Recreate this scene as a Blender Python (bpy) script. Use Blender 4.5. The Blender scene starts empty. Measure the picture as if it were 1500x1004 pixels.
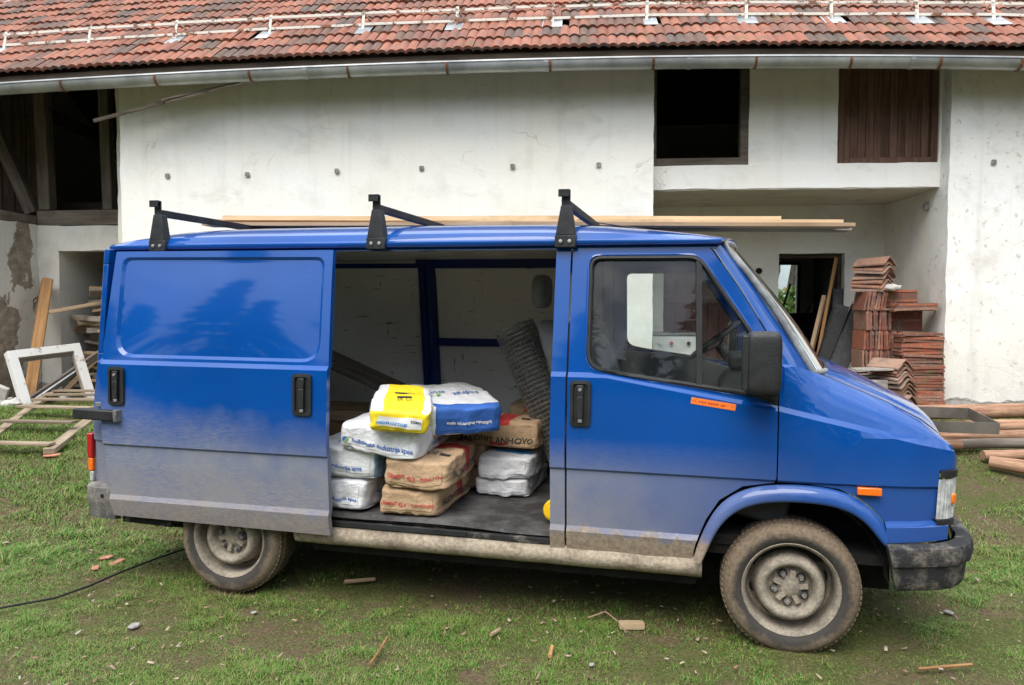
import bpy, bmesh, math, random
import numpy as np
from mathutils import Vector, Matrix, noise as mnoise
from mathutils.geometry import delaunay_2d_cdt

R = math.radians
random.seed(7)
rng = np.random.default_rng(11)
scene = bpy.context.scene
COL = scene.collection

# ---------------------------------------------------------------- camera, sky, sun, exposure
cam_d = bpy.data.cameras.new('camera')
cam = bpy.data.objects.new('camera', cam_d)
COL.objects.link(cam)
cam.location = (0, 0, 1.6)
cam.rotation_euler = (R(90 - 2.888), 0, 0)
cam_d.sensor_width = 36
cam_d.lens = 27.12
cam_d.clip_start = 0.05
cam_d.clip_end = 600
scene.camera = cam

SUN_EL, SUN_AZ = 54.0, 203.0          # azimuth: the direction the light comes FROM, degrees from +Y clockwise
world = bpy.data.worlds.new('World')
scene.world = world
world.use_nodes = True
wn, wl = world.node_tree.nodes, world.node_tree.links
wn.clear()
w_out = wn.new('ShaderNodeOutputWorld')
w_bg = wn.new('ShaderNodeBackground')
w_sky = wn.new('ShaderNodeTexSky')
w_sky.sky_type = 'NISHITA'
w_sky.sun_disc = False
w_sky.sun_elevation = R(SUN_EL)
w_sky.sun_rotation = R(SUN_AZ)
w_sky.dust_density = 2.0
w_sky.ozone_density = 1.0
# broken cloud cover over the blue
w_tc = wn.new('ShaderNodeTexCoord')
w_map = wn.new('ShaderNodeMapping')
w_map.inputs['Scale'].default_value = (1.0, 1.0, 2.6)
w_no = wn.new('ShaderNodeTexNoise')
w_no.inputs['Scale'].default_value = 2.3
w_no.inputs['Detail'].default_value = 7
w_no.inputs['Roughness'].default_value = 0.55
w_rp = wn.new('ShaderNodeValToRGB')
w_rp.color_ramp.elements[0].position = 0.34
w_rp.color_ramp.elements[0].color = (0.25, 0.25, 0.25, 1)
w_rp.color_ramp.elements[1].position = 0.58
w_rp.color_ramp.elements[1].color = (1, 1, 1, 1)
w_mix = wn.new('ShaderNodeMixRGB')
w_cl = wn.new('ShaderNodeRGB')
w_cl.outputs[0].default_value = (10.4, 11.3, 12.5, 1)
wl.new(w_tc.outputs['Generated'], w_map.inputs['Vector'])
wl.new(w_map.outputs[0], w_no.inputs['Vector'])
wl.new(w_no.outputs['Fac'], w_rp.inputs['Fac'])
wl.new(w_rp.outputs['Color'], w_mix.inputs['Fac'])
wl.new(w_sky.outputs['Color'], w_mix.inputs['Color1'])
# overcast luminance law: cloud three times brighter overhead than at the horizon
w_sep = wn.new('ShaderNodeSeparateXYZ')
w_m1 = wn.new('ShaderNodeMath'); w_m1.operation = 'MAXIMUM'; w_m1.inputs[1].default_value = 0.0
w_m2 = wn.new('ShaderNodeMath'); w_m2.operation = 'MULTIPLY_ADD'; w_m2.inputs[1].default_value = 0.90; w_m2.inputs[2].default_value = 0.45
w_vm = wn.new('ShaderNodeVectorMath'); w_vm.operation = 'SCALE'
wl.new(w_tc.outputs['Generated'], w_sep.inputs[0])
wl.new(w_sep.outputs['Z'], w_m1.inputs[0])
wl.new(w_m1.outputs[0], w_m2.inputs[0])
wl.new(w_cl.outputs[0], w_vm.inputs[0])
wl.new(w_m2.outputs[0], w_vm.inputs['Scale'])
wl.new(w_vm.outputs[0], w_mix.inputs['Color2'])
wl.new(w_mix.outputs[0], w_bg.inputs['Color'])
w_bg.inputs['Strength'].default_value = 0.1
wl.new(w_bg.outputs[0], w_out.inputs['Surface'])

sun_d = bpy.data.lights.new('sun', 'SUN')
sun_d.energy = 1.45
sun_d.angle = R(38)
sun_d.color = (1.0, 0.93, 0.83)
sun = bpy.data.objects.new('sun', sun_d)
COL.objects.link(sun)
_a, _e = R(SUN_AZ), R(SUN_EL)
_from = Vector((math.sin(_a) * math.cos(_e), math.cos(_a) * math.cos(_e), math.sin(_e)))
sun.rotation_euler = _from.to_track_quat('Z', 'Y').to_euler()
sun.location = _from * 40

scene.view_settings.view_transform = 'Standard'
scene.view_settings.look = 'None'
scene.view_settings.gamma = 1
scene.view_settings.use_curve_mapping = False
scene.view_settings.exposure = 1.12
scene.render.resolution_x = 1024
scene.render.resolution_y = 685

# ---------------------------------------------------------------- node helper
class NT:
    def __init__(s, name):
        s.m = bpy.data.materials.new(name)
        s.m.use_nodes = True
        s.t = s.m.node_tree
        s.t.nodes.clear()
        s.out = s.t.nodes.new('ShaderNodeOutputMaterial')
    def n(s, typ, **kw):
        nd = s.t.nodes.new('ShaderNode' + typ)
        for k, v in kw.items():
            setattr(nd, k, v)
        return nd
    def l(s, a, b):
        s.t.links.new(a, b)
    def val(s, sock, v):
        if hasattr(v, 'is_linked') or hasattr(v, 'links'):
            s.l(v, sock)
        else:
            if isinstance(v, tuple) and len(v) == 3 and len(sock.default_value) == 4:
                v = (*v, 1)
            sock.default_value = v
    def coord(s, kind='Object'):
        return s.n('TexCoord').outputs[kind]
    def mapping(s, vec, scale=(1, 1, 1), loc=(0, 0, 0), rot=(0, 0, 0)):
        m = s.n('Mapping')
        s.l(vec, m.inputs['Vector'])
        m.inputs['Scale'].default_value = scale
        m.inputs['Location'].default_value = loc
        m.inputs['Rotation'].default_value = rot
        return m.outputs[0]
    def noise(s, vec, scale, detail=4, rough=0.55, dist=0.0):
        n = s.n('TexNoise')
        s.l(vec, n.inputs['Vector'])
        n.inputs['Scale'].default_value = scale
        n.inputs['Detail'].default_value = detail
        n.inputs['Roughness'].default_value = rough
        n.inputs['Distortion'].default_value = dist
        return n.outputs['Fac']
    def voronoi(s, vec, scale, feature='F1'):
        n = s.n('TexVoronoi', feature=feature)
        s.l(vec, n.inputs['Vector'])
        n.inputs['Scale'].default_value = scale
        return n
    def ramp(s, fac, stops, interp='LINEAR'):
        n = s.n('ValToRGB')
        s.l(fac, n.inputs['Fac'])
        cr = n.color_ramp
        cr.interpolation = interp
        while len(cr.elements) < len(stops):
            cr.elements.new(0.5)
        for e, (p, c) in zip(cr.elements, stops):
            e.position = p
            e.color = (c, c, c, 1) if isinstance(c, (int, float)) else (*c, 1)
        return n.outputs['Color']
    def mix(s, fac, a, b, mode='MIX'):
        n = s.n('MixRGB', blend_type=mode)
        s.val(n.inputs['Fac'], fac)
        s.val(n.inputs['Color1'], a)
        s.val(n.inputs['Color2'], b)
        return n.outputs[0]
    def math(s, op, a, b=0.0, clamp=False):
        n = s.n('Math', operation=op, use_clamp=clamp)
        s.val(n.inputs[0], a)
        s.val(n.inputs[1], b)
        return n.outputs[0]
    def mr(s, v, a, b, c=0.0, d=1.0):
        n = s.n('MapRange')
        n.clamp = True
        s.val(n.inputs['Value'], v)
        for k, x in (('From Min', a), ('From Max', b), ('To Min', c), ('To Max', d)):
            s.val(n.inputs[k], x)
        return n.outputs[0]
    def sep(s, vec):
        n = s.n('SeparateXYZ')
        s.l(vec, n.inputs[0])
        return n.outputs
    def bump(s, h, strength=0.3, dist=0.02):
        n = s.n('Bump')
        s.l(h, n.inputs['Height'])
        n.inputs['Strength'].default_value = strength
        n.inputs['Distance'].default_value = dist
        return n.outputs[0]
    def principled(s, color=(0.5, 0.5, 0.5), rough=0.5, metal=0.0, normal=None, coat=0.0, coat_rough=0.05, spec=0.5, trans=0.0, alpha=None, sheen=0.0):
        p = s.n('BsdfPrincipled')
        s.val(p.inputs['Base Color'], color)
        s.val(p.inputs['Roughness'], rough)
        s.val(p.inputs['Metallic'], metal)
        s.val(p.inputs['Specular IOR Level'], spec)
        s.val(p.inputs['Coat Weight'], coat)
        p.inputs['Coat Roughness'].default_value = coat_rough
        p.inputs['Transmission Weight'].default_value = trans
        p.inputs['Sheen Weight'].default_value = sheen
        if normal is not None:
            s.l(normal, p.inputs['Normal'])
        s.l(p.outputs[0], s.out.inputs['Surface'])
        return p

M = {}
def simple(key, color, rough=0.6, metal=0.0, var=0.12, scale=6.0, bump=0.08, spec=0.4, coat=0.0):
    t = NT(key)
    c = t.coord()
    n = t.noise(c, scale, 6, 0.6)
    dark = tuple(x * (1 - var * 2.2) for x in color)
    lite = tuple(min(1, x * (1 + var * 1.6)) for x in color)
    col = t.ramp(n, [(0.3, dark), (0.7, lite)])
    n2 = t.noise(c, scale * 7, 4, 0.6)
    t.principled(col, t.mr(n2, 0.3, 0.7, max(0.03, rough - 0.1), min(1, rough + 0.1)), metal, t.bump(n2, bump, 0.01), coat, spec=spec)
    M[key] = t.m
    return t.m

# --- blue van paint with road dust and mud (object space = van space)
def paint_mat(key, dusty=1.0):
    t = NT(key)
    c = t.coord()
    x, y, z = t.sep(c)
    wear = t.noise(c, 3.0, 5, 0.6)
    fine = t.noise(c, 90.0, 3, 0.6)
    streak = t.noise(t.mapping(c, (7.0, 1.0, 55.0), rot=(0, 0.25, 0)), 3.0, 4, 0.6)
    base = t.mix(t.mr(t.noise(c, 1.6, 3), 0.35, 0.7), (0.0, 0.052, 0.245), (0.0, 0.064, 0.30))
    # height of the dust line: high at the tail, low at the nose
    top = t.mr(x, -3.6, 0.25, 1.08, 0.62)
    top = t.math('ADD', top, t.math('MULTIPLY', t.math('SUBTRACT', wear, 0.5), 0.34))
    d1 = t.mr(t.math('SUBTRACT', top, z), -0.06, 0.30, 0.0, 1.0)
    d1 = t.math('MULTIPLY', d1, t.mr(streak, 0.30, 0.62, 0.45, 1.0))
    amt = t.mr(x, -1.6, 0.1, 0.95, 0.25)
    d1 = t.math('MULTIPLY', d1, t.math('MULTIPLY', amt, dusty), True)
    # extra film below the swage line
    film = t.mr(t.math('ADD', z, t.math('MULTIPLY', t.math('SUBTRACT', streak, 0.5), 0.10)), 0.960, 0.800, 0.0, 1.0)
    film = t.math('MAXIMUM', t.math('MULTIPLY', film, 0.72), t.mr(z, 0.812, 0.800, 0.0, 1.0))
    film = t.math('MULTIPLY', film, t.mr(t.noise(c, 6.0, 6, 0.65), 0.30, 0.62, 0.66, 1.0))
    film = t.math('MULTIPLY', film, t.mr(t.math('ADD', x, t.math('MULTIPLY', t.math('SUBTRACT', wear, 0.5), 0.8)), -1.05, 0.12, 0.93, 0.10))
    film = t.math('MULTIPLY', film, t.mr(fine, 0.25, 0.6, 0.75, 1.0))
    film = t.math('MULTIPLY', film, dusty)
    d = t.math('MAXIMUM', d1, film)
    specks = t.mr(t.voronoi(t.mapping(c, (26, 26, 40)), 1.0).outputs['Distance'], 0.06, 0.10, 0.55, 0.0)
    specks = t.math('MULTIPLY', specks, t.mr(t.noise(c, 5.0, 2), 0.52, 0.62, 0, 0.6))
    d = t.math('MAXIMUM', d, specks)
    dustc = t.mix(t.mr(z, 0.45, 0.8), (0.29, 0.265, 0.235), (0.245, 0.252, 0.27))
    dustc = t.mix(t.mr(fine, 0.3, 0.7, 0, 0.35), dustc, (0.17, 0.175, 0.20))
    col = t.mix(d, base, dustc)
    # thick mud low down between the doors and the front arch
    mn = t.noise(c, 11.0, 6, 0.7)
    mud = t.mr(t.math('ADD', z, t.math('MULTIPLY', t.math('SUBTRACT', mn, 0.5), 0.20)), 0.475, 0.53, 1.0, 0.0)
    mud = t.math('MULTIPLY', mud, t.mr(x, -2.35, -1.0, 0.35, 0.95))
    mud = t.math('MULTIPLY', mud, t.mr(x, 0.3, 0.5, 1.0, 0.0))
    mud = t.math('MULTIPLY', mud, dusty)
    mudc = t.ramp(t.noise(c, 40, 5, 0.7), [(0.3, (0.17, 0.125, 0.085)), (0.7, (0.36, 0.29, 0.21))])
    col = t.mix(mud, col, mudc)
    cover = t.math('MAXIMUM', d, mud, True)
    rough = t.mr(cover, 0.0, 0.7, 0.30, 0.85)
    coat = t.mr(cover, 0.05, 0.65, 0.85, 0.0)
    hgt = t.math('ADD', t.math('MULTIPLY', t.noise(c, 1.7, 2), 0.6), t.math('MULTIPLY', t.math('MULTIPLY', t.noise(c, 70, 4, 0.7), mud), 0.9))
    t.principled(col, rough, 0.0, t.bump(hgt, 0.16, 0.02), coat, 0.055, 0.10)
    M[key] = t.m
paint_mat('paint', 1.0)
paint_mat('paint_clean', 0.12)
simple('paint_inner', (0.004, 0.022, 0.16), 0.45, var=0.2)

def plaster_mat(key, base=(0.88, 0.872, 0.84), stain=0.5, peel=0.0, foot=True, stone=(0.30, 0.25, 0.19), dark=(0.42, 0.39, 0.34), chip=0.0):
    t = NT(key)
    c = t.coord()
    x, y, z = t.sep(c)
    big = t.noise(c, 0.55, 5, 0.6)
    mid = t.noise(c, 2.6, 6, 0.62)
    fine = t.noise(c, 38, 5, 0.65)
    drip = t.noise(t.mapping(c, (3.2, 3.2, 0.22)), 1.6, 5, 0.6)
    warm = tuple(b * w for b, w in zip(base, (0.97, 0.93, 0.84)))
    col = t.mix(t.mr(big, 0.35, 0.68), base, warm)
    col = t.mix(t.math('MULTIPLY', t.mr(mid, 0.52, 0.78), stain * 0.55), col, dark)
    col = t.mix(t.math('MULTIPLY', t.mr(drip, 0.56, 0.75), stain * 0.42), col, (0.50, 0.48, 0.45))
    # chipped paint spots
    chips = t.mr(t.noise(c, 9.0, 5, 0.7), 0.66 - chip, 0.70 - chip)
    col = t.mix(t.math('MULTIPLY', chips, min(1, 0.5 * stain + chip * 3)), col, (0.50, 0.47, 0.42))
    big2 = t.mr(t.noise(t.mapping(c, (1, 1, 1.8), (7, 3, 1)), 1.4, 7, 0.7, 0.8), 0.58, 0.66, 0.0, 0.32)
    col = t.mix(big2, col, (0.60, 0.57, 0.52))
    run = t.math('MULTIPLY', t.mr(t.noise(t.mapping(c, (5.5, 5.5, 0.10)), 1.0, 5, 0.6), 0.58, 0.72), t.mr(z, 2.9, 4.3, 0.0, 0.25))
    col = t.mix(run, col, (0.44, 0.41, 0.36))
    cr = t.voronoi(t.mapping(c, (0.55, 0.55, 0.75)), 1.0, 'DISTANCE_TO_EDGE')
    wn_ = t.n('TexNoise'); t.l(c, wn_.inputs['Vector']); wn_.inputs['Scale'].default_value = 2.4; wn_.inputs['Detail'].default_value = 6
    wob = t.mix(0.35, t.mapping(c, (0.55, 0.55, 0.75)), wn_.outputs['Color'], 'ADD')
    t.l(wob, cr.inputs['Vector'])
    crack = t.math('MULTIPLY', t.mr(cr.outputs['Distance'], 0.0, 0.0035, 1.0, 0.0), t.mr(t.noise(c, 1.1, 2), 0.52, 0.6))
    col = t.mix(t.math('MULTIPLY', crack, 0.5), col, (0.33, 0.3, 0.27))
    hgt = t.math('ADD', t.math('MULTIPLY', mid, 0.8), t.math('MULTIPLY', fine, 0.16))
    if foot:
        rag = t.math('ADD', z, t.math('MULTIPLY', t.math('SUBTRACT', t.noise(c, 2.2, 6, 0.7), 0.5), 0.22))
        ft = t.mr(rag, 0.47, 0.50, 1.0, 0.0)
        ftc = t.ramp(t.noise(c, 9, 6, 0.7), [(0.3, (0.24, 0.22, 0.19)), (0.7, (0.50, 0.48, 0.44))])
        splash = t.mr(rag, 0.5, 1.2, 0.32, 0.0)
        col = t.mix(t.math('MULTIPLY', splash, t.mr(fine, 0.35, 0.65, 0.4, 1.0)), col, (0.42, 0.39, 0.34))
        col = t.mix(ft, col, ftc)
        hgt = t.math('SUBTRACT', hgt, t.math('MULTIPLY', ft, 0.9))
    if peel > 0:
        pn = t.noise(t.mapping(c, (1, 1, 0.8), (3.1, 1.7, 0.4)), 0.95, 6, 0.62)
        pk = t.mr(t.math('SUBTRACT', pn, t.mr(z, 0.3, 2.7, 0.0, 0.16)), 0.50 - peel, 0.512 - peel)
        st = t.voronoi(t.mapping(c, (1, 1, 1.35)), 7.0)
        sc = t.ramp(t.noise(c, 7, 6, 0.7), [(0.25, tuple(v * 0.55 for v in stone)), (0.75, tuple(v * 1.35 for v in stone))])
        col = t.mix(pk, col, sc)
        hgt = t.math('SUBTRACT', hgt, t.math('MULTIPLY', pk, t.math('ADD', 1.1, t.math('MULTIPLY', st.outputs['Distance'], 1.4))))
    t.principled(col, 0.92, 0, t.bump(hgt, 0.55, 0.03), spec=0.2)
    M[key] = t.m
plaster_mat('plaster')
plaster_mat('plaster_chipped', (0.83, 0.83, 0.82), 1.0, chip=0.07)
plaster_mat('plaster_worn', (0.74, 0.72, 0.67), 0.9, 0.0)
plaster_mat('plaster_peel', (0.66, 0.64, 0.60), 1.0, 0.10)
plaster_mat('plaster_porch', (0.84, 0.82, 0.77), 0.6, 0.0, False)
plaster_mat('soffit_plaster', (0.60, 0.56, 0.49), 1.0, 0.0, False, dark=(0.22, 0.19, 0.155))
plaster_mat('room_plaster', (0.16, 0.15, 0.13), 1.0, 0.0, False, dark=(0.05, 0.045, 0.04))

def wood_mat(key, a, b, axis='X', rough=0.8, gs=1.0, island=True):
    t = NT(key)
    c = t.coord()
    sc = {'X': (0.7, 9, 9), 'Y': (9, 0.7, 9), 'Z': (9, 9, 0.7)}[axis]
    oi = t.n('ObjectInfo').outputs['Random']
    off = t.n('CombineXYZ')
    t.l(t.math('MULTIPLY', oi, 37.0), off.inputs[0])
    t.l(t.math('MULTIPLY', oi, 11.0), off.inputs[2])
    add = t.n('VectorMath', operation='ADD')
    t.l(t.mapping(c, tuple(v * gs for v in sc)), add.inputs[0])
    t.l(off.outputs[0], add.inputs[1])
    g = t.noise(add.outputs[0], 2.2, 7, 0.62, 0.5)
    col = t.ramp(g, [(0.28, a), (0.72, b)])
    blot = t.noise(c, 3.3, 5, 0.6)
    col = t.mix(t.mr(blot, 0.55, 0.8, 0, 0.6), col, tuple(v * 0.45 for v in a))
    hv = t.n('HueSaturation')
    t.l(col, hv.inputs['Color'])
    t.l(t.mr(oi, 0, 1, 0.72, 1.22), hv.inputs['Value'])
    t.principled(hv.outputs[0], rough, 0, t.bump(g, 0.35, 0.01), spec=0.25)
    M[key] = t.m
wood_mat('wood_new', (0.42, 0.29, 0.165), (0.62, 0.48, 0.32), 'X')
wood_mat('wood_grey', (0.13, 0.105, 0.085), (0.30, 0.255, 0.21), 'X')
wood_mat('wood_tan', (0.24, 0.16, 0.095), (0.46, 0.33, 0.21), 'X')
wood_mat('wood_orange', (0.23, 0.115, 0.045), (0.46, 0.26, 0.115), 'X')
wood_mat('wood_dark', (0.035, 0.025, 0.018), (0.10, 0.074, 0.052), 'X')
wood_mat('wood_dark_v', (0.06, 0.033, 0.023), (0.20, 0.112, 0.076), 'Z')
wood_mat('wood_weather', (0.15, 0.112, 0.078), (0.35, 0.275, 0.195), 'X')
wood_mat('wood_beam', (0.075, 0.06, 0.046), (0.20, 0.165, 0.13), 'X')
wood_mat('wood_bark', (0.16, 0.072, 0.042), (0.50, 0.31, 0.20), 'X', gs=2.2)

def tile_mat(key, cols, moss=0.35):
    t = NT(key)
    c = t.coord()
    ri = t.n('NewGeometry').outputs['Random Per Island']
    oi = t.n('ObjectInfo').outputs['Random']
    rr = t.math('FRACT', t.math('ADD', ri, t.math('MULTIPLY', oi, 7.31)))
    col = t.ramp(rr, cols)
    g = t.n('NewGeometry').outputs['Position']
    n = t.noise(g, 7.0, 6, 0.65)
    lich = t.noise(g, 26.0, 5, 0.65)
    col = t.mix(t.mr(n, 0.46, 0.70, 0, 0.8), col, (0.135, 0.10, 0.086))
    col = t.mix(t.mr(lich, 0.56, 0.72, 0, moss), col, (0.33, 0.30, 0.24))
    col = t.mix(t.mr(t.noise(g, 3.1, 4, 0.6), 0.60, 0.72, 0, moss * 1.3), col, (0.13, 0.13, 0.05))
    t.principled(col, 0.85, 0, t.bump(lich, 0.35, 0.008), spec=0.25)
    M[key] = t.m
tile_mat('roof_tile', [(0.0, (0.25, 0.092, 0.056)), (0.3, (0.32, 0.130, 0.082)), (0.55, (0.215, 0.082, 0.053)), (0.8, (0.14, 0.080, 0.060)), (1.0, (0.09, 0.070, 0.058))])
tile_mat('stack_tile', [(0.0, (0.40, 0.125, 0.06)), (0.3, (0.25, 0.085, 0.052)), (0.65, (0.15, 0.068, 0.05)), (0.85, (0.36, 0.20, 0.14)), (1.0, (0.21, 0.09, 0.06))], 0.95)
tile_mat('ridge_tile', [(0.0, (0.38, 0.20, 0.13)), (0.4, (0.32, 0.15, 0.095)), (0.75, (0.29, 0.205, 0.16)), (1.0, (0.42, 0.25, 0.17))], 0.9)

simple('zinc', (0.40, 0.41, 0.41), 0.45, 0.5, 0.2, 2.0)
simple('rust', (0.20, 0.085, 0.04), 0.8, 0.1, 0.3, 9)
def chipped(key, paint, under, sc=7, th=0.5):
    t = NT(key)
    c = t.n('NewGeometry').outputs['Position']
    n = t.noise(c, sc, 6, 0.7)
    k = t.mr(n, th, th + 0.05)
    u = t.ramp(t.noise(c, 30, 4), [(0.3, tuple(v * 0.6 for v in under)), (0.7, tuple(v * 1.3 for v in under))])
    t.principled(t.mix(k, paint, u), 0.75, 0, t.bump(n, 0.3, 0.01), spec=0.3)
    M[key] = t.m
chipped('guard_paint', (0.62, 0.59, 0.52), (0.20, 0.09, 0.05), 6, 0.535)
chipped('frame_paint', (0.64, 0.63, 0.60), (0.34, 0.28, 0.22), 8, 0.58)
simple('black_plastic', (0.018, 0.019, 0.02), 0.5, 0, 0.2, 14, 0.12)
simple('black_metal', (0.022, 0.024, 0.026), 0.55, 0.2, 0.25, 10)
simple('grey_metal', (0.30, 0.30, 0.30), 0.45, 0.6, 0.2, 8)
simple('rubber', (0.016, 0.016, 0.017), 0.62, 0, 0.2, 20)
simple('seal_grey', (0.24, 0.25, 0.25), 0.45, 0, 0.2, 20)
simple('chassis', (0.012, 0.011, 0.010), 0.9, 0, 0.3, 9)
simple('liner', (0.76, 0.74, 0.69), 0.9, 0, 0.1, 5)
simple('seat_grey', (0.145, 0.15, 0.16), 0.62, 0, 0.15, 9)
simple('seat_dark', (0.035, 0.037, 0.042), 0.6, 0, 0.15, 9)
simple('trim_grey', (0.20, 0.20, 0.195), 0.7, 0, 0.1, 4)
simple('steel_bolt', (0.55, 0.54, 0.52), 0.35, 0.8, 0.1, 20)
simple('orange_lens', (0.80, 0.16, 0.01), 0.25, 0, 0.06, 40, coat=0.6)
simple('red_lens', (0.42, 0.012, 0.012), 0.22, 0, 0.06, 40, coat=0.6)
simple('clear_lens', (0.50, 0.51, 0.52), 0.15, 0.2, 0.2, 30, coat=0.8)
simple('sticker', (0.85, 0.20, 0.03), 0.45, 0, 0.05, 12)
simple('print_red', (0.48, 0.045, 0.04), 0.75, 0, 0.12, 9)
simple('print_black', (0.045, 0.043, 0.045), 0.75, 0, 0.15, 9)
simple('print_blue', (0.035, 0.12, 0.42), 0.65, 0, 0.12, 9)
simple('print_faded', (0.22, 0.36, 0.62), 0.65, 0, 0.25, 22)
simple('print_cyan', (0.02, 0.27, 0.62), 0.6, 0, 0.1, 9)
simple('print_green', (0.18, 0.45, 0.10), 0.6, 0, 0.1, 9)
simple('print_yellow', (0.86, 0.66, 0.03), 0.55, 0, 0.06, 9)
simple('print_white', (0.72, 0.72, 0.72), 0.6, 0, 0.06, 9)
simple('yellow_plastic', (0.80, 0.50, 0.01), 0.4, 0, 0.06, 9)
simple('enamel', (0.72, 0.72, 0.70), 0.3, 0, 0.06, 5)
simple('charcoal', (0.010, 0.0105, 0.012), 0.5, 0.3, 0.2, 5)
simple('stone_white', (0.50, 0.48, 0.44), 0.9, 0, 0.12, 9, 0.4)
simple('stone_grey', (0.33, 0.31, 0.28), 0.9, 0, 0.2, 9, 0.4)
simple('brick_frag', (0.46, 0.20, 0.13), 0.9, 0, 0.2, 9, 0.4)
simple('cardboard', (0.20, 0.125, 0.055), 0.85, 0, 0.28, 5)
simple('bark_grey', (0.13, 0.11, 0.09), 0.9, 0, 0.25, 8, 0.4)
simple('wire', (0.24, 0.24, 0.225), 0.55, 0.5, 0.2, 20)
simple('door_red', (0.10, 0.035, 0.028), 0.6, 0, 0.25, 3)
def sack_mat(key, col, rough, var):
    t = NT(key)
    c = t.coord()
    n = t.noise(c, 7, 6, 0.65, 0.4)
    cre = t.noise(t.mapping(c, (9, 3, 12)), 2.0, 5, 0.6, 0.6)
    dust = t.noise(c, 3.2, 5, 0.6)
    cc = t.ramp(n, [(0.3, tuple(v * (1 - var) for v in col)), (0.7, col)])
    cc = t.mix(t.mr(dust, 0.5, 0.75, 0, 0.4), cc, tuple(v * 0.72 for v in col))
    t.principled(cc, rough, 0, t.bump(t.math('ADD', cre, t.math('MULTIPLY', n, 0.6)), 0.55, 0.018), spec=0.35)
    M[key] = t.m
sack_mat('sack_white', (0.74, 0.75, 0.77), 0.42, 0.10)
sack_mat('sack_paper', (0.50, 0.34, 0.205), 0.85, 0.14)

# van cargo lining: dirty white panels with scuffs
t = NT('cargo_panel')
c = t.coord()
n = t.noise(c, 2.1, 5)
sc1 = t.noise(t.mapping(c, (2.2, 1, 16)), 2.4, 5, 0.7)
sc2 = t.noise(t.mapping(c, (14, 1, 2.0), (4, 0, 2)), 1.8, 5, 0.7)
col = t.ramp(n, [(0.3, (0.76, 0.74, 0.68)), (0.7, (0.88, 0.86, 0.80))])
col = t.mix(t.mr(sc1, 0.63, 0.68, 0, 0.75), col, (0.05, 0.035, 0.025))
col = t.mix(t.mr(sc2, 0.64, 0.69, 0, 0.8), col, (0.16, 0.075, 0.03))
t.principled(col, 0.7, 0, t.bump(n, 0.1, 0.01), spec=0.3)
M['cargo_panel'] = t.m
# rubber floor mat with cement dust
t = NT('floor_mat')
c = t.coord()
n = t.noise(c, 3.0, 6, 0.65)
n2 = t.noise(t.mapping(c, (3, 9, 3)), 4, 6, 0.7)
col = t.mix(t.mr(n, 0.42, 0.72), (0.035, 0.033, 0.032), (0.16, 0.155, 0.15))
col = t.mix(t.mr(n2, 0.62, 0.74, 0, 0.75), col, (0.34, 0.33, 0.32))
t.principled(col, 0.7, 0, t.bump(n2, 0.3, 0.01), spec=0.3)
M['floor_mat'] = t.m
# dried mud on rocker, tyre and wheel
def dusty(key, under, dust, lo=0.35, hi=0.62, sc=8, rough=0.85, bmp=0.4):
    t = NT(key)
    c = t.coord()
    n = t.noise(c, sc, 6, 0.68)
    n2 = t.noise(c, sc * 8, 5, 0.65)
    dc = t.ramp(n2, [(0.3, tuple(v * 0.7 for v in dust)), (0.7, tuple(v * 1.2 for v in dust))])
    t.principled(t.mix(t.mr(n, lo, hi), under, dc), rough, 0, t.bump(t.math('ADD', n, n2), bmp, 0.01), spec=0.25)
    M[key] = t.m
dusty('rocker_mud', (0.15, 0.115, 0.085), (0.37, 0.31, 0.235), 0.28, 0.55, 6)
dusty('rim_mud', (0.11, 0.095, 0.078), (0.33, 0.285, 0.225), 0.25, 0.6, 9, bmp=0.15)
dusty('bumper_dirty', (0.028, 0.029, 0.031), (0.22, 0.195, 0.165), 0.50, 0.72, 7)
dusty('bumper_grey', (0.075, 0.077, 0.08), (0.27, 0.25, 0.22), 0.35, 0.65, 7)
dusty('sill_dirty', (0.022, 0.021, 0.021), (0.20, 0.18, 0.155), 0.52, 0.74, 10)
# tyre: object space, origin at the wheel's centre, axis along Y
t = NT('tyre')
c = t.coord()
x, y, z = t.sep(c)
rad = t.math('SQRT', t.math('ADD', t.math('MULTIPLY', x, x), t.math('MULTIPLY', z, z)))
n = t.noise(c, 9, 6, 0.65)
n2 = t.noise(c, 60, 4, 0.6)
k = t.mr(t.math('ADD', rad, t.math('MULTIPLY', t.math('SUBTRACT', n, 0.5), 0.09)), 0.240, 0.268, 0.12, 0.92)
tread = t.mr(y, 0.05, 0.085, 0.0, 0.55)
k = t.math('SUBTRACT', k, tread, True)
dc = t.ramp(n2, [(0.3, (0.125, 0.092, 0.062)), (0.7, (0.235, 0.18, 0.125))])
t.principled(t.mix(k, (0.032, 0.032, 0.033), dc), 0.85, 0, t.bump(n2, 0.4, 0.008), spec=0.25)
M['tyre'] = t.m
# window glass: mostly clear, mirrors at grazing angles
def glass_mat(key, tint, refl=1.0):
    t = NT(key)
    tr = t.n('BsdfTransparent')
    tr.inputs[0].default_value = (*tint, 1)
    gl = t.n('BsdfGlossy')
    gl.inputs['Roughness'].default_value = 0.02
    fr = t.n('Fresnel')
    fr.inputs['IOR'].default_value = 1.5
    dirt = t.n('BsdfDiffuse')
    dirt.inputs['Color'].default_value = (0.4, 0.4, 0.38, 1)
    mx = t.n('MixShader')
    t.l(t.math('MULTIPLY', fr.outputs[0], refl, True), mx.inputs[0])
    t.l(tr.outputs[0], mx.inputs[1])
    t.l(gl.outputs[0], mx.inputs[2])
    m2 = t.n('MixShader')
    t.l(t.mr(t.noise(t.coord(), 5, 6, 0.7), 0.4, 0.8, 0.0, 0.10), m2.inputs[0])
    t.l(mx.outputs[0], m2.inputs[1])
    t.l(dirt.outputs[0], m2.inputs[2])
    t.l(m2.outputs[0], t.out.inputs['Surface'])
    M[key] = t.m
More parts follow.
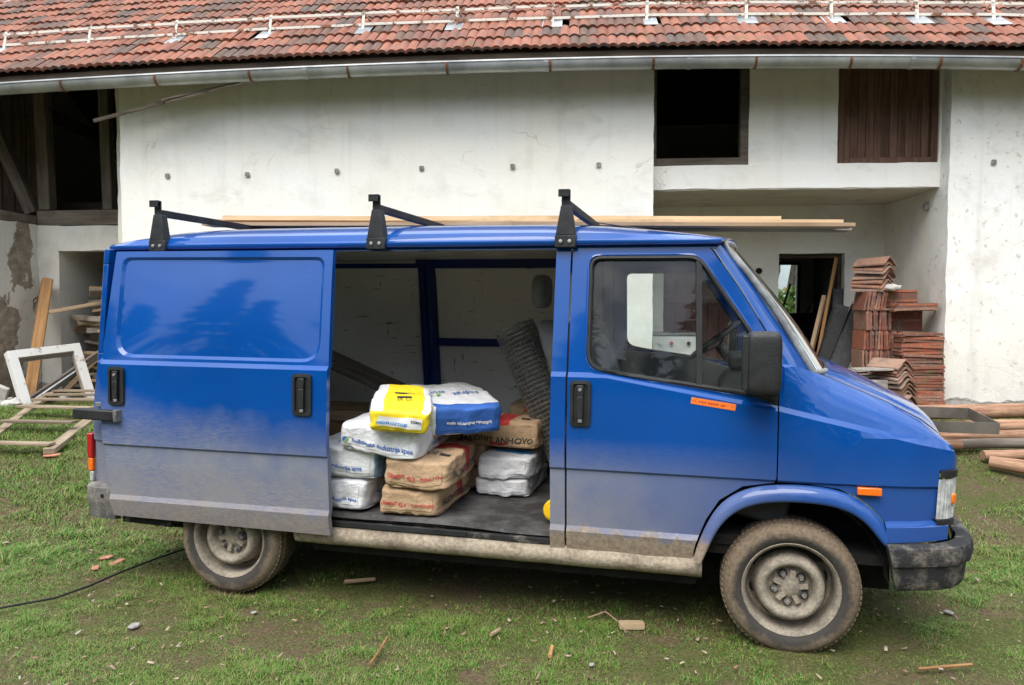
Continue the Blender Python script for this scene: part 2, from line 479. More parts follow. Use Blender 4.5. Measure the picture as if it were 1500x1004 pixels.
glass_mat('glass', (0.80, 0.84, 0.82))
glass_mat('windscreen', (0.72, 0.78, 0.75), 1.6)

# ground: trodden soil with moss
t = NT('soil')
c = t.coord()
n = t.noise(c, 1.3, 6, 0.6)
n2 = t.noise(c, 9, 6, 0.65)
n3 = t.noise(c, 60, 4, 0.65)
col = t.ramp(n3, [(0.25, (0.055, 0.037, 0.022)), (0.75, (0.17, 0.118, 0.076))])
moss = t.ramp(n3, [(0.3, (0.040, 0.052, 0.014)), (0.7, (0.105, 0.115, 0.034))])
k = t.mr(t.math('ADD', t.math('MULTIPLY', n, 0.6), t.math('MULTIPLY', n2, 0.4)), 0.40, 0.56)
t.principled(t.mix(k, col, moss), 0.95, 0, t.bump(t.math('ADD', n2, t.math('MULTIPLY', n3, 0.5)), 0.8, 0.03), spec=0.15)
M['soil'] = t.m
t = NT('grass')
ri = t.n('NewGeometry').outputs['Random Per Island']
pos = t.n('NewGeometry').outputs['Position']
pn = t.noise(pos, 0.9, 4)
col = t.ramp(ri, [(0.0, (0.040, 0.135, 0.014)), (0.34, (0.085, 0.235, 0.026)), (0.58, (0.135, 0.235, 0.040)), (0.74, (0.185, 0.20, 0.055)), (0.88, (0.235, 0.18, 0.08)), (1.0, (0.36, 0.28, 0.155))])
col = t.mix(t.mr(pn, 0.44, 0.68, 0, 0.45), col, (0.165, 0.19, 0.045))
p = t.principled(col, 0.55, 0, spec=0.25)
M['grass'] = t.m
t = NT('chips')
ri = t.n('NewGeometry').outputs['Random Per Island']
t.principled(t.ramp(ri, [(0.0, (0.36, 0.26, 0.16)), (0.35, (0.20, 0.12, 0.07)), (0.6, (0.42, 0.34, 0.24)), (0.8, (0.13, 0.075, 0.045)), (1.0, (0.40, 0.36, 0.29))]), 0.9)
M['chips'] = t.m
t = NT('needles')
ri = t.n('NewGeometry').outputs['Random Per Island']
t.principled(t.ramp(ri, [(0.0, (0.012, 0.028, 0.010)), (0.6, (0.03, 0.055, 0.018)), (1.0, (0.055, 0.075, 0.028))]), 0.8)
M['needles'] = t.m

# ---------------------------------------------------------------- mesh helpers
def new_obj(name, mesh, parent=None, mats=None, loc=None, rot=None):
    o = bpy.data.objects.new(name, mesh)
    COL.objects.link(o)
    if parent is not None:
        o.parent = parent
    if loc is not None:
        o.location = loc
    if rot is not None:
        o.rotation_euler = rot
    if mats is not None and mesh is not None and len(mesh.materials) == 0:
        for m in (mats if isinstance(mats, (list, tuple)) else [mats]):
            mesh.materials.append(M[m] if isinstance(m, str) else m)
    return o

def tag(o, label=None, cat=None, group=None, kind=None):
    if label: o['label'] = label
    if cat:
        o['category'] = cat
        if not kind: o['kind'] = 'thing'
    if group: o['group'] = group
    if kind: o['kind'] = kind
    return o

def empty(name, loc=(0, 0, 0), rot=(0, 0, 0), parent=None):
    o = bpy.data.objects.new(name, None)
    o.empty_display_size = 0.1
    COL.objects.link(o)
    o.location = loc
    o.rotation_euler = rot
    if parent is not None:
        o.parent = parent
    return o

class MB:
    def __init__(s):
        s.v, s.f, s.mi = [], [], []
    def add(s, verts, faces, mi=0):
        b = len(s.v)
        s.v += [tuple(p) for p in verts]
        s.f += [tuple(i + b for i in f) for f in faces]
        s.mi += [mi] * len(faces)
        return s
    def box(s, c, d, rot=None, mi=0, taper=None):
        hx, hy, hz = d[0] / 2, d[1] / 2, d[2] / 2
        pts = []
        for z in (-1, 1):
            k = 1 if (taper is None or z < 0) else taper
            for x, y in ((-1, -1), (1, -1), (1, 1), (-1, 1)):
                p = Vector((x * hx * k, y * hy * k, z * hz))
                if rot is not None:
                    p = rot @ p
                pts.append(p + Vector(c))
        return s.add(pts, [(3, 2, 1, 0), (4, 5, 6, 7), (0, 1, 5, 4), (1, 2, 6, 5), (2, 3, 7, 6), (3, 0, 4, 7)], mi)
    def bx(s, x0, x1, y0, y1, z0, z1, mi=0):
        return s.box(((x0 + x1) / 2, (y0 + y1) / 2, (z0 + z1) / 2), (x1 - x0, y1 - y0, z1 - z0), None, mi)
    def beam(s, a, b, w, h, mi=0, roll=0.0):
        a, b = Vector(a), Vector(b)
        d = (b - a)
        L = d.length
        q = d.to_track_quat('X', 'Z').to_matrix() @ Matrix.Rotation(roll, 3, 'X')
        return s.box((a + b) / 2, (L, w, h), q, mi)
    def tube(s, pts, r, n=8, closed=False, mi=0, cap=True):
        pts = [Vector(p) for p in pts]
        m = len(pts)
        rs = r if isinstance(r, (list, tuple)) else [r] * m
        vs, fs = [], []
        up = Vector((0, 0, 1))
        prev = None
        for i, p in enumerate(pts):
            a = pts[i - 1] if (i > 0 or closed) else p
            b = pts[(i + 1) % m] if (i < m - 1 or closed) else p
            t = (b - a)
            if t.length < 1e-9: t = Vector((1, 0, 0))
            t.normalize()
            if prev is None:
                u = t.orthogonal().normalized()
            else:
                u = (prev - t * prev.dot(t))
                u = u.normalized() if u.length > 1e-6 else t.orthogonal().normalized()
            prev = u
            w = t.cross(u)
            for k in range(n):
                an = 2 * math.pi * k / n
                vs.append(p + (u * math.cos(an) + w * math.sin(an)) * rs[i])
        for i in range(m if closed else m - 1):
            j = (i + 1) % m
            for k in range(n):
                k2 = (k + 1) % n
                fs.append((i * n + k, i * n + k2, j * n + k2, j * n + k))
        if not closed and cap:
            fs.append(tuple(range(n - 1, -1, -1)))
            fs.append(tuple((m - 1) * n + k for k in range(n)))
        return s.add(vs, fs, mi)
    def lathe(s, prof, n=32, axis='Y', c=(0, 0, 0), mi=0):
        # prof: (radius, axial) pairs
        vs, fs = [], []
        for r, a in prof:
            for k in range(n):
                an = 2 * math.pi * k / n
                p = {'Y': (r * math.cos(an), a, r * math.sin(an)), 'Z': (r * math.cos(an), r * math.sin(an), a), 'X': (a, r * math.cos(an), r * math.sin(an))}[axis]
                vs.append((p[0] + c[0], p[1] + c[1], p[2] + c[2]))
        for i in range(len(prof) - 1):
            for k in range(n):
                k2 = (k + 1) % n
                fs.append((i * n + k, i * n + k2, (i + 1) * n + k2, (i + 1) * n + k))
        return s.add(vs, fs, mi)
    def grid(s, rows, mi=0):
        m, n = len(rows), len(rows[0])
        vs = [p for r in rows for p in r]
        fs = [(i * n + j, i * n + j + 1, (i + 1) * n + j + 1, (i + 1) * n + j) for i in range(m - 1) for j in range(n - 1)]
        return s.add(vs, fs, mi)
    def prism(s, poly, f0, f1, mi=0):
        # poly: list of 2D points, f0/f1 map a point to 3D on the two faces
        n = len(poly)
        vs = [f0(*p) for p in poly] + [f1(*p) for p in poly]
        fs = [tuple(range(n - 1, -1, -1)), tuple(range(n, 2 * n))] + [(i, (i + 1) % n, (i + 1) % n + n, i + n) for i in range(n)]
        return s.add(vs, fs, mi)
    def mesh(s, name, mats=None, smooth=None, fix=True, weld=False):
        me = bpy.data.meshes.new(name)
        me.from_pydata(s.v, [], s.f)
        if any(s.mi):
            me.polygons.foreach_set('material_index', s.mi)
        if fix or weld:
            bm = bmesh.new()
            bm.from_mesh(me)
            if weld:
                bmesh.ops.remove_doubles(bm, verts=bm.verts, dist=1e-5)
            if fix:
                bmesh.ops.recalc_face_normals(bm, faces=bm.faces)
            bm.to_mesh(me)
            bm.free()
        if smooth is not None:
            me.shade_smooth()
            me.set_sharp_from_angle(angle=R(smooth))
        if mats is not None:
            for m in (mats if isinstance(mats, (list, tuple)) else [mats]):
                me.materials.append(M[m])
        return me
    def build(s, name, mats, parent=None, smooth=None, bevel=0, loc=None, rot=None, fix=True, weld=False, seg=2):
        me = s.mesh(name, mats, smooth, fix, weld)
        o = new_obj(name, me, parent, None, loc, rot)
        if bevel:
            b = o.modifiers.new('bevel', 'BEVEL')
            b.width = bevel
            b.segments = seg
            b.limit_method = 'ANGLE'
            b.angle_limit = R(40)
            if smooth is None:
                me.shade_smooth()
                me.set_sharp_from_angle(angle=R(40))
        return o

def copy_tree(o, parent=None):
    c = o.copy()
    COL.objects.link(c)
    c.parent = parent
    for ch in list(o.children):
        copy_tree(ch, c)
    return c

def smoothstep(a, b, x):
    t = max(0.0, min(1.0, (x - a) / (b - a)))
    return t * t * (3 - 2 * t)

def lerp_pts(x, tab):
    if x <= tab[0][0]: return tab[0][1]
    for (x0, y0), (x1, y1) in zip(tab, tab[1:]):
        if x <= x1:
            return y0 + (y1 - y0) * (x - x0) / (x1 - x0)
    return tab[-1][1]

def rough_box(mb, x0, x1, y0, y1, z0, z1, cell=0.12, amp=0.008, mi=0, seed=0.0):
    bm = bmesh.new()
    nx, ny, nz = (max(1, int(round((b - a) / cell))) for a, b in ((x0, x1), (y0, y1), (z0, z1)))
    def face(o, u, v, nu, nv):
        vs = [[bm.verts.new(Vector(o) + Vector(u) * (i / nu) + Vector(v) * (j / nv)) for j in range(nv + 1)] for i in range(nu + 1)]
        for i in range(nu):
            for j in range(nv):
                bm.faces.new((vs[i][j], vs[i + 1][j], vs[i + 1][j + 1], vs[i][j + 1]))
    dx, dy, dz = x1 - x0, y1 - y0, z1 - z0
    face((x0, y0, z0), (dx, 0, 0), (0, 0, dz), nx, nz)
    face((x0, y1, z0), (dx, 0, 0), (0, 0, dz), nx, nz)
    face((x0, y0, z0), (0, dy, 0), (0, 0, dz), ny, nz)
    face((x1, y0, z0), (0, dy, 0), (0, 0, dz), ny, nz)
    face((x0, y0, z0), (dx, 0, 0), (0, dy, 0), nx, ny)
    face((x0, y0, z1), (dx, 0, 0), (0, dy, 0), nx, ny)
    bmesh.ops.remove_doubles(bm, verts=bm.verts, dist=1e-5)
    for v in bm.verts:
        p = v.co
        edge = sum((abs(p.x - a) < 1e-4) for a in (x0, x1)) + sum((abs(p.y - a) < 1e-4) for a in (y0, y1)) + sum((abs(p.z - a) < 1e-4) for a in (z0, z1))
        k = amp * (1.0 if edge < 2 else 0.9)
        q = p * 1.9 + Vector((seed, seed * 1.7, 0))
        q2 = p * 9.0 + Vector((seed, 3, 1))
        v.co = p + mnoise.noise_vector(q) * k + mnoise.noise_vector(q2) * k * (0.35 if edge < 2 else 0.9)
    bmesh.ops.recalc_face_normals(bm, faces=bm.faces)
    bm.verts.index_update()
    mb.add([v.co[:] for v in bm.verts], [[v.index for v in f.verts] for f in bm.faces], mi)
    bm.free()

# soft box: cube surface pushed to a superellipsoid, optional deformer; returns mesh builder
def soft_pt(p, dims, k=6.0):
    x, y, z = p
    s = (abs(x) ** k + abs(y) ** k + abs(z) ** k) ** (-1.0 / k)
    return Vector((x * s * dims[0] / 2, y * s * dims[1] / 2, z * s * dims[2] / 2))
def soft_box(dims, k=6.0, n=10, deform=None, matf=None, mb=None, c=(0, 0, 0)):
    mb = mb or MB()
    C = Vector(c)
    for ax in range(3):
        for sg in (-1, 1):
            rows, cc = [], []
            for i in range(n + 1):
                row, cr = [], []
                for j in range(n + 1):
                    a, b = -1 + 2 * i / n, -1 + 2 * j / n
                    p = [0, 0, 0]
                    p[ax] = sg
                    p[(ax + 1) % 3] = a
                    p[(ax + 2) % 3] = b
                    q = soft_pt(p, dims, k)
                    if deform: q = deform(q, p)
                    row.append(q + C)
                    cr.append(p)
                rows.append(row)
                cc.append(cr)
            b0 = len(mb.f)
            mb.grid(rows)
            if matf:
                for i in range(n):
                    for j in range(n):
                        m = [(cc[i][j][q] + cc[i + 1][j + 1][q]) / 2 for q in range(3)]
                        mb.mi[b0 + i * n + j] = matf(m)
    return mb

def text_mesh(body, size=1.0):
    cu = bpy.data.curves.new('t', 'FONT')
    cu.body = body
    cu.size = size
    cu.align_x = 'CENTER'
    cu.align_y = 'CENTER'
    cu.resolution_u = 2
    cu.offset = size * 0.022
    ob = bpy.data.objects.new('t', cu)
    COL.objects.link(ob)
    dg = bpy.context.evaluated_depsgraph_get()
    me = bpy.data.meshes.new_from_object(ob.evaluated_get(dg))
    bpy.data.objects.remove(ob)
    bpy.data.curves.remove(cu)
    bm = bmesh.new()
    bm.from_mesh(me)
    bmesh.ops.triangulate(bm, faces=bm.faces)
    long = [e for e in bm.edges if e.calc_length() > size * 0.18]
    if long:
        bmesh.ops.subdivide_edges(bm, edges=long, cuts=2)
        bmesh.ops.triangulate(bm, faces=bm.faces)
    bm.verts.index_update()
    vs = [v.co.copy() for v in bm.verts]
    fs = [[v.index for v in f.verts] for f in bm.faces]
    bm.free()
    bpy.data.meshes.remove(me)
    return vs, fs
# ---------------------------------------------------------------- ground
def hash2(ix, iy, s):
    h = np.sin(ix * 127.1 + iy * 311.7 + s * 74.7) * 43758.5453
    return h - np.floor(h)
def vnoise(x, y, s=0.0):
    ix, iy = np.floor(x), np.floor(y)
    fx, fy = x - ix, y - iy
    fx, fy = fx * fx * (3 - 2 * fx), fy * fy * (3 - 2 * fy)
    a, b = hash2(ix, iy, s), hash2(ix + 1, iy, s)
    c, d = hash2(ix, iy + 1, s), hash2(ix + 1, iy + 1, s)
    return (a * (1 - fx) + b * fx) * (1 - fy) + (c * (1 - fx) + d * fx) * fy
def fbm(x, y, s=0.0, o=4):
    v, a, t = 0, 1.0, 0
    for i in range(o):
        v = v + a * vnoise(x * 2 ** i, y * 2 ** i, s + i * 3.1)
        t += a
        a *= 0.55
    return v / t
def gz_np(x, y):
    t = np.clip((y - 5.2) / 3.3, 0, 1)
    base = 0.37 * t * t * (3 - 2 * t)
    base = base + 0.012 * np.clip(-x, 0, 4) / 4
    return base + (fbm(x * 1.1, y * 1.1, 5.0, 3) - 0.5) * 0.045 + (fbm(x * 6, y * 6, 9.0, 2) - 0.5) * 0.014
def gz(x, y):
    return float(gz_np(np.array([float(x)]), np.array([float(y)]))[0])

def axis_lines(lo, hi, step, far):
    core = np.arange(lo, hi + 1e-6, step)
    grow, d, p = [], step, hi
    while p < far:
        d *= 1.35
        p += d
        grow.append(p)
    grow2, d, p = [], step, lo
    while p > -far:
        d *= 1.35
        p -= d
        grow2.append(p)
    return np.concatenate([np.array(grow2[::-1]), core, np.array(grow)])
gx = axis_lines(-9.0, 9.0, 0.11, 220)
gy = axis_lines(-1.0, 10.5, 0.11, 220)
XX, YY = np.meshgrid(gx, gy)
ZZ = gz_np(XX, YY)
nx_, ny_ = len(gx), len(gy)
gv = np.stack([XX.ravel(), YY.ravel(), ZZ.ravel()], 1)
ii, jj = np.meshgrid(np.arange(ny_ - 1), np.arange(nx_ - 1), indexing='ij')
a_ = (ii * nx_ + jj).ravel()
gf = np.stack([a_, a_ + 1, a_ + nx_ + 1, a_ + nx_], 1)
def np_mesh(name, v, f, k):
    me = bpy.data.meshes.new(name)
    me.vertices.add(len(v))
    me.vertices.foreach_set('co', v.astype(np.float32).ravel())
    me.loops.add(f.size)
    me.loops.foreach_set('vertex_index', f.astype(np.int32).ravel())
    me.polygons.add(len(f))
    me.polygons.foreach_set('loop_start', np.arange(0, f.size, k, dtype=np.int32))
    me.update(calc_edges=True)
    me.validate()
    return me
gm = np_mesh('ground', gv, gf, 4)
gm.shade_smooth()
ground = new_obj('ground', gm, None, 'soil')
tag(ground, kind='structure')

# ---------------------------------------------------------------- farmhouse (local: x along the front, y inward, z up)
FH_LOC, FH_ROT = (1.6451, 9.05, 0.0), R(-4.5)
house = empty('farmhouse', FH_LOC, (0, 0, FH_ROT))
tag(house, 'old whitewashed farmhouse with red tiled roof and recessed porch behind the van', 'farmhouse')
_hm = Matrix.Translation(FH_LOC) @ Matrix.Rotation(FH_ROT, 4, 'Z')
def hw(x, y, z):                      # farmhouse local to world
    return _hm @ Vector((x, y, z))
def hgz(x, y):                        # ground height at a farmhouse-local spot
    p = hw(x, y, 0)
    return gz(p.x, p.y)

def ez(x):
    d = x + 1.2
    return 4.40 - (0.0031 if d < 0 else 0.0044) * d * d
PITCH = math.atan(0.7265)
def roof_z(x, y):
    return ez(x) + (y + 0.5) * 0.7265
XL, XR_, YB = -10.2, 6.6, 5.5
RIDGE = 2.5

def wall(name, boxes, mat, seed=0.0, cell=0.13, amp=0.008):
    mb = MB()
    for k, b in enumerate(boxes):
        rough_box(mb, *b, cell=cell, amp=amp, seed=seed + k * 2.3)
    return mb.build(name, mat, house, smooth=50, fix=False)

wall('front_wall', [(-6.47, 0.0, 0.0, 0.45, -0.1, 4.55)], 'plaster', 1.0, 0.10, 0.010)
wall('front_wall', [(3.30, XR_, 0.0, 0.45, -0.1, 4.50)], 'plaster_chipped', 9.0, 0.10, 0.012)
wall('upper_wall', [(-0.02, 3.32, 0.22, 0.55, 2.955, 3.235), (1.13, 2.14, 0.225, 0.545, 3.22, 4.62), (3.275, 3.32, 0.215, 0.56, 3.22, 4.62)], 'plaster', 4.0)
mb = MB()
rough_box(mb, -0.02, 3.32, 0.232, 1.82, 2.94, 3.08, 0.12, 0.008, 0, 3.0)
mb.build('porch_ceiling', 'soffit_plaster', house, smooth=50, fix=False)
wall('porch_side_wall', [(-0.45, -0.004, 0.40, 1.82, -0.1, 2.96)], 'plaster_porch', 6.0)
wall('porch_side_wall', [(3.304, 3.75, 0.40, 1.82, -0.1, 4.55)], 'plaster_porch', 6.5)
wall('porch_back_wall', [(-0.02, 0.33, 1.78, 2.15, -0.1, 2.96), (0.32, 1.30, 1.783, 2.147, 2.09, 2.96), (1.29, 1.90, 1.78, 2.15, -0.1, 2.96),
                         (1.89, 2.79, 1.783, 2.147, 2.29, 2.96), (2.78, 3.32, 1.78, 2.15, -0.1, 2.96)], 'plaster_porch', 7.0)
# recess on the left: stone pier wall, back wall and its dark store
wall('recess_wall', [(-10.2, -8.29, 0.02, 1.0, -0.1, 2.68)], 'plaster_peel', 11.0, 0.10, 0.02)
wall('recess_back_wall', [(-8.31, -8.0, 1.0, 3.6, -0.1, 2.672), (-8.02, -6.35, 1.003, 1.35, 2.33, 2.668), (-6.9, -6.3, 0.997, 1.35, -0.1, 2.4), (-6.75, -6.46, 0.40, 1.0, -0.1, 4.5)], 'plaster_worn', 13.0, 0.12, 0.014)
# inner rooms and outer shell that keep the house dark inside
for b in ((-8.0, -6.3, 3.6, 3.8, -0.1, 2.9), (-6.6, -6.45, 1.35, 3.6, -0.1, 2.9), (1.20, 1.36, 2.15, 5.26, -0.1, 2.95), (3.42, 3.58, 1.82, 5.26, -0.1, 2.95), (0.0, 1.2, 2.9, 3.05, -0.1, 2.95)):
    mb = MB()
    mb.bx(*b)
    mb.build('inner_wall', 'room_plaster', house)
mb = MB()
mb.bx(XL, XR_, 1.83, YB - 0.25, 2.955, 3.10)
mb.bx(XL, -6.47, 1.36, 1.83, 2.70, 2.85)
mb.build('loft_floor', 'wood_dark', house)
mb = MB()
mb.bx(1.36, 3.42, 1.85, 5.25, 0.05, 0.30)
mb.bx(0.0, 3.3, 0.05, 1.80, 0.05, 0.345)
mb.build('porch_floor', 'stone_grey', house)
# back wall with one window, end walls up to the roof
wx0, wx1, wz0, wz1 = 2.66, 3.17, 1.10, 2.35
mb = MB()
mb.bx(XL, wx0, 5.25, YB, -0.2, 4.84)
mb.bx(wx1, XR_, 5.25, YB, -0.2, 4.84)
mb.bx(wx0, wx1, 5.25, YB, -0.2, wz0)
mb.bx(wx0, wx1, 5.25, YB, wz1, 4.84)
for x0, x1 in ((XL, XL + 0.3), (XR_ - 0.3, XR_)):
    mb.prism([(0.45, -0.2), (5.25, -0.2), (5.25, 4.70), (RIDGE, roof_z(x0, RIDGE) - 0.10), (0.45, roof_z(x0, 0.45) - 0.10), (0.02, roof_z(x0, 0.02) - 0.10), (0.02, 2.7), (0.45, 2.7)], lambda y, z: (x0, y, z), lambda y, z: (x1, y, z))
mb.build('back_wall', 'plaster_worn', house)
mb = MB()
for a, b, c_, d in ((wx0, wx0 + 0.05, wz0, wz1), (wx1 - 0.05, wx1, wz0, wz1), (wx0 + 0.05, wx1 - 0.05, wz0, wz0 + 0.05), (wx0 + 0.05, wx1 - 0.05, wz1 - 0.05, wz1)):
    mb.bx(a, b, 5.20, 5.28, c_, d)
wb = mb.build('back_window', 'wood_dark', house)
mb = MB()
mb.bx(wx0 + 0.05, wx1 - 0.05, 5.236, 5.244, wz0 + 0.05, wz1 - 0.05)
mb.build('pane', 'glass', wb)

# roof: deck, tiles, fascia
xs = np.linspace(XL - 0.2, XR_ + 0.2, 60)
mb = MB()
rows_t = [[(x, y, roof_z(x, y) - 0.06) for x in xs] for y in (-0.44, RIDGE)]
rows_b = [[(x, y, roof_z(x, y) - 0.14) for x in xs] for y in (-0.44, RIDGE)]
mb.grid(rows_t); mb.grid(rows_b)
mb.grid([rows_t[0], rows_b[0]])
back_t = [[(x, RIDGE, roof_z(x, RIDGE) - 0.06) for x in xs], [(x, YB + 0.5, ez(x) + 0.05) for x in xs]]
mb.grid(back_t)
roof = mb.build('roof', 'wood_dark', house, fix=False)
# one double-roll tile: x across (0..W), y up the slope (0..L)
TW, TL, TE = 0.214, 0.40, 0.327
def tile_shape():
    mb = MB()
    n = 12
    prof = []
    for i in range(n + 1):
        u = i / n
        z = 0.028 * abs(math.sin(math.pi * (u * 2.0))) ** 0.8
        if i in (0, n): z = 0.004
        prof.append((u * TW * 1.03, z))
    prof[n] = (TW * 1.03, 0.012)
    top = [[(x, 0.0, z + 0.028) for x, z in prof], [(x, TL, z + 0.004) for x, z in prof]]
    mb.grid(top)
    front = [[(x, 0.006, z * 0.9 - 0.006) for x, z in prof], top[0]]
    mb.grid(front)
    return mb
tb = tile_shape()
tile_me = tb.mesh('roof_tile', 'roof_tile', None, fix=False)
tv = [Vector(p) for p in tb.v]
ncol = int((XR_ + 0.2 - (XL - 0.2)) / TW)
nrow = int((RIDGE + 0.5) / math.cos(PITCH) / TE) + 1
guard_x = [-8.09, -6.97, -5.845, -4.645, -3.483, -2.335, -1.184, -0.077, 1.072, 2.036, 2.992, 3.834, 4.85, 5.8]
stuff = MB()
singles = 0
def tile_matrix(r, cidx):
    x = XL - 0.2 + (cidx + (0.5 if r % 2 else 0.0)) * TW
    y = -0.5 + r * TE * math.cos(PITCH)
    z = roof_z(x + TW / 2, y)
    dz = (ez(x + TW) - ez(x)) / TW
    m = Matrix.Translation((x, y + random.uniform(-0.008, 0.008), z + random.uniform(-0.006, 0.008)))
    m = m @ Matrix.Rotation(-math.atan(dz), 4, 'Y') @ Matrix.Rotation(PITCH + random.uniform(-0.02, 0.012), 4, 'X') @ Matrix.Rotation(random.uniform(-0.018, 0.018), 4, 'Z')
    return m
for r in range(nrow):
    for ci in range(ncol):
        m = tile_matrix(r, ci)
        x = m.translation.x
        if r == 2 and any(abs(x + TW / 2 - g) < TW * 0.45 for g in guard_x):
            continue
        if r < 6 and -8.1 < x < 4.25 and singles < 300:
            o = new_obj('roof_tile', tile_me, roof)
            o.matrix_local = m
            singles += 1
        else:
            stuff.add([(m @ v)[:] for v in tv], tb.f)
st = stuff.build('roof_tiles', 'roof_tile', roof, fix=False)
st['kind'] = 'stuff'
# fascia board and rafter tails
mb = MB()
for i in range(40):
    xa, xb = XL + (XR_ - XL) * i / 40, XL + (XR_ - XL) * (i + 1) / 40
    mb.beam((xa, -0.40, ez(xa) - 0.10), (xb, -0.40, ez(xb) - 0.10), 0.03, 0.20)
mb.build('fascia', 'wood_dark', roof)
mb = MB()
k = 0
x = XL + 0.3
while x < XR_:
    mb.beam((x, -0.38, roof_z(x, -0.38) - 0.21), (x, 0.6, roof_z(x, 0.6) - 0.21), 0.10, 0.13)
    x += 0.85
mb.build('rafter', 'wood_beam', roof)

# gutter
GR, GY = 0.088, -0.60
def gutz(x): return ez(x) - 0.165
mb = MB()
rows = []
nseg = 70
for i in range(nseg + 1):
    x = XL + (XR_ - XL) * i / nseg
    zc = gutz(x)
    ring = []
    for k in range(13):
        a = math.pi + math.pi * k / 12
        ring.append((x, GY + GR * math.cos(a), zc + GR * 1.18 * math.sin(a)))
    ring = [(x, GY - GR + 0.012, zc + 0.006), (x, GY - GR - 0.008, zc + 0.010), (x, GY - GR - 0.010, zc - 0.006)] + ring
    rows.append(ring)
mb.grid(rows)
gut = mb.build('gutter', 'zinc', house, smooth=50, fix=False)
gsol = gut.modifiers.new('thick', 'SOLIDIFY'); gsol.thickness = 0.003
for gx_ in [-9.6, -8.2, -6.745, -5.629, -4.535, -3.415, -2.311, -1.184, -0.08, 0.995, 1.972, 2.876, 3.678, 4.7, 5.7]:
    mb = MB()
    zc = gutz(gx_)
    pts = [(gx_, GY + (GR + 0.006) * math.cos(math.pi + math.pi * k / 10), zc + (GR + 0.006) * 1.18 * math.sin(math.pi + math.pi * k / 10)) for k in range(11)]
    for p, q in zip(pts, pts[1:]):
        mb.beam(p, q, 0.026, 0.006)
    mb.build('gutter_bracket', 'rust', gut)
    mb = MB()
    mb.beam((gx_ - 0.03, GY + GR, zc), (gx_ - 0.03, -0.415, zc + 0.11), 0.026, 0.006)
    mb.build('gutter_strap', 'guard_paint', gut)
for gx_ in (-1.23, 0.30, 2.6, -3.9):
    mb = MB()
    zc = gutz(gx_)
    pts = [(gx_, GY + (GR + 0.004) * math.cos(math.pi + math.pi * k / 10), zc + (GR + 0.004) * 1.18 * math.sin(math.pi + math.pi * k / 10)) for k in range(11)]
    for p, q in zip(pts, pts[1:]):
        mb.beam(p, q, 0.05, 0.004)
    mb.build('gutter_joint', 'zinc', gut)

# snow guard: two painted rails on rusty stands
GUY = 0.22
sg = empty('snow_guard', parent=house)
for dy, dz, hh in ((0.0, 0.075, 0.03), (0.02, 0.215, 0.03)):
    for i in range(len(guard_x) - 1):
        xa, xb = guard_x[i], guard_x[i + 1]
        mb = MB()
        j = random.uniform(-0.008, 0.008)
        mb.beam((xa - 0.02, GUY + dy, roof_z(xa, GUY) + dz + j), (xb + 0.02, GUY + dy, roof_z(xb, GUY) + dz - j), 0.012, hh)
        mb.build('rail', 'guard_paint', sg)
for gx_ in guard_x:
    rz = roof_z(gx_, GUY)
    mb = MB()
    mb.beam((gx_, GUY - 0.02, rz - 0.02), (gx_ + 0.01, GUY + 0.03, rz + 0.255), 0.035, 0.008, roll=0)
    mb.beam((gx_, GUY + 0.02, rz + 0.23), (gx_ + 0.03, GUY + 0.26, roof_z(gx_, GUY + 0.26) + 0.02), 0.022, 0.007)
    mb.build('guard_stand', 'guard_paint', sg)
    mb = MB()
    ry = -0.5 + 2 * TE * math.cos(PITCH)
    mb.beam((gx_, ry - 0.01, roof_z(gx_, ry) + 0.035), (gx_, ry + 0.33, roof_z(gx_, ry + 0.33) + 0.02), 0.235, 0.006)
    mb.build('flashing', 'zinc', sg)

# openings in the upper wall
mb = MB()
for a, b, c_, d in ((0.0, 0.055, 3.24, 4.6), (1.035, 1.13, 3.24, 4.6), (0.055, 1.035, 3.24, 3.325), (0.055, 1.035, 4.5, 4.6)):
    mb.bx(a, b, 0.245, 0.36, c_, d)
mb.build('loft_window_frame', 'wood_beam', house, bevel=0.004)
sh = empty('board_shutter', parent=house)
mb = MB()
for a, b, c_, d in ((2.142, 2.215, 3.238, 4.6), (3.20, 3.273, 3.238, 4.6), (2.215, 3.20, 3.238, 3.30), (2.215, 3.20, 4.5, 4.6)):
    mb.bx(a, b, 0.24, 0.36, c_, d)
mb.build('shutter_frame', 'wood_dark_v', sh, bevel=0.004)
x = 2.217
for i in range(11):
    w = (3.198 - 2.217) / 11
    mb = MB()
    yo = random.uniform(-0.004, 0.004)
    mb.bx(x + 0.002, x + w - 0.002, 0.30 + yo, 0.325 + yo, 3.302 + random.uniform(0, 0.012), 4.5)
    mb.build('board', 'wood_dark_v', sh, bevel=0.002)
    x += w
# porch door and doorway lining
dr = empty('porch_door', parent=house)
for i in range(6):
    mb = MB()
    w = 0.92 / 6
    mb.bx(0.35 + i * w + 0.002, 0.35 + (i + 1) * w - 0.002, 1.90, 1.935, 0.36, 2.07)
    mb.build('board', 'door_red', dr, bevel=0.003)
mb = MB()
for z in (0.7, 1.6):
    mb.bx(0.37, 1.25, 1.872, 1.898, z, z + 0.12)
mb.build('ledge', 'door_red', dr, bevel=0.003)
mb = MB()
mb.bx(2.73, 2.782, 1.90, 2.10, 0.32, 2.285)
mb.bx(1.90, 2.73, 1.90, 2.10, 2.235, 2.287)
mb.build('doorway_frame', 'wood_dark', house, bevel=0.004)
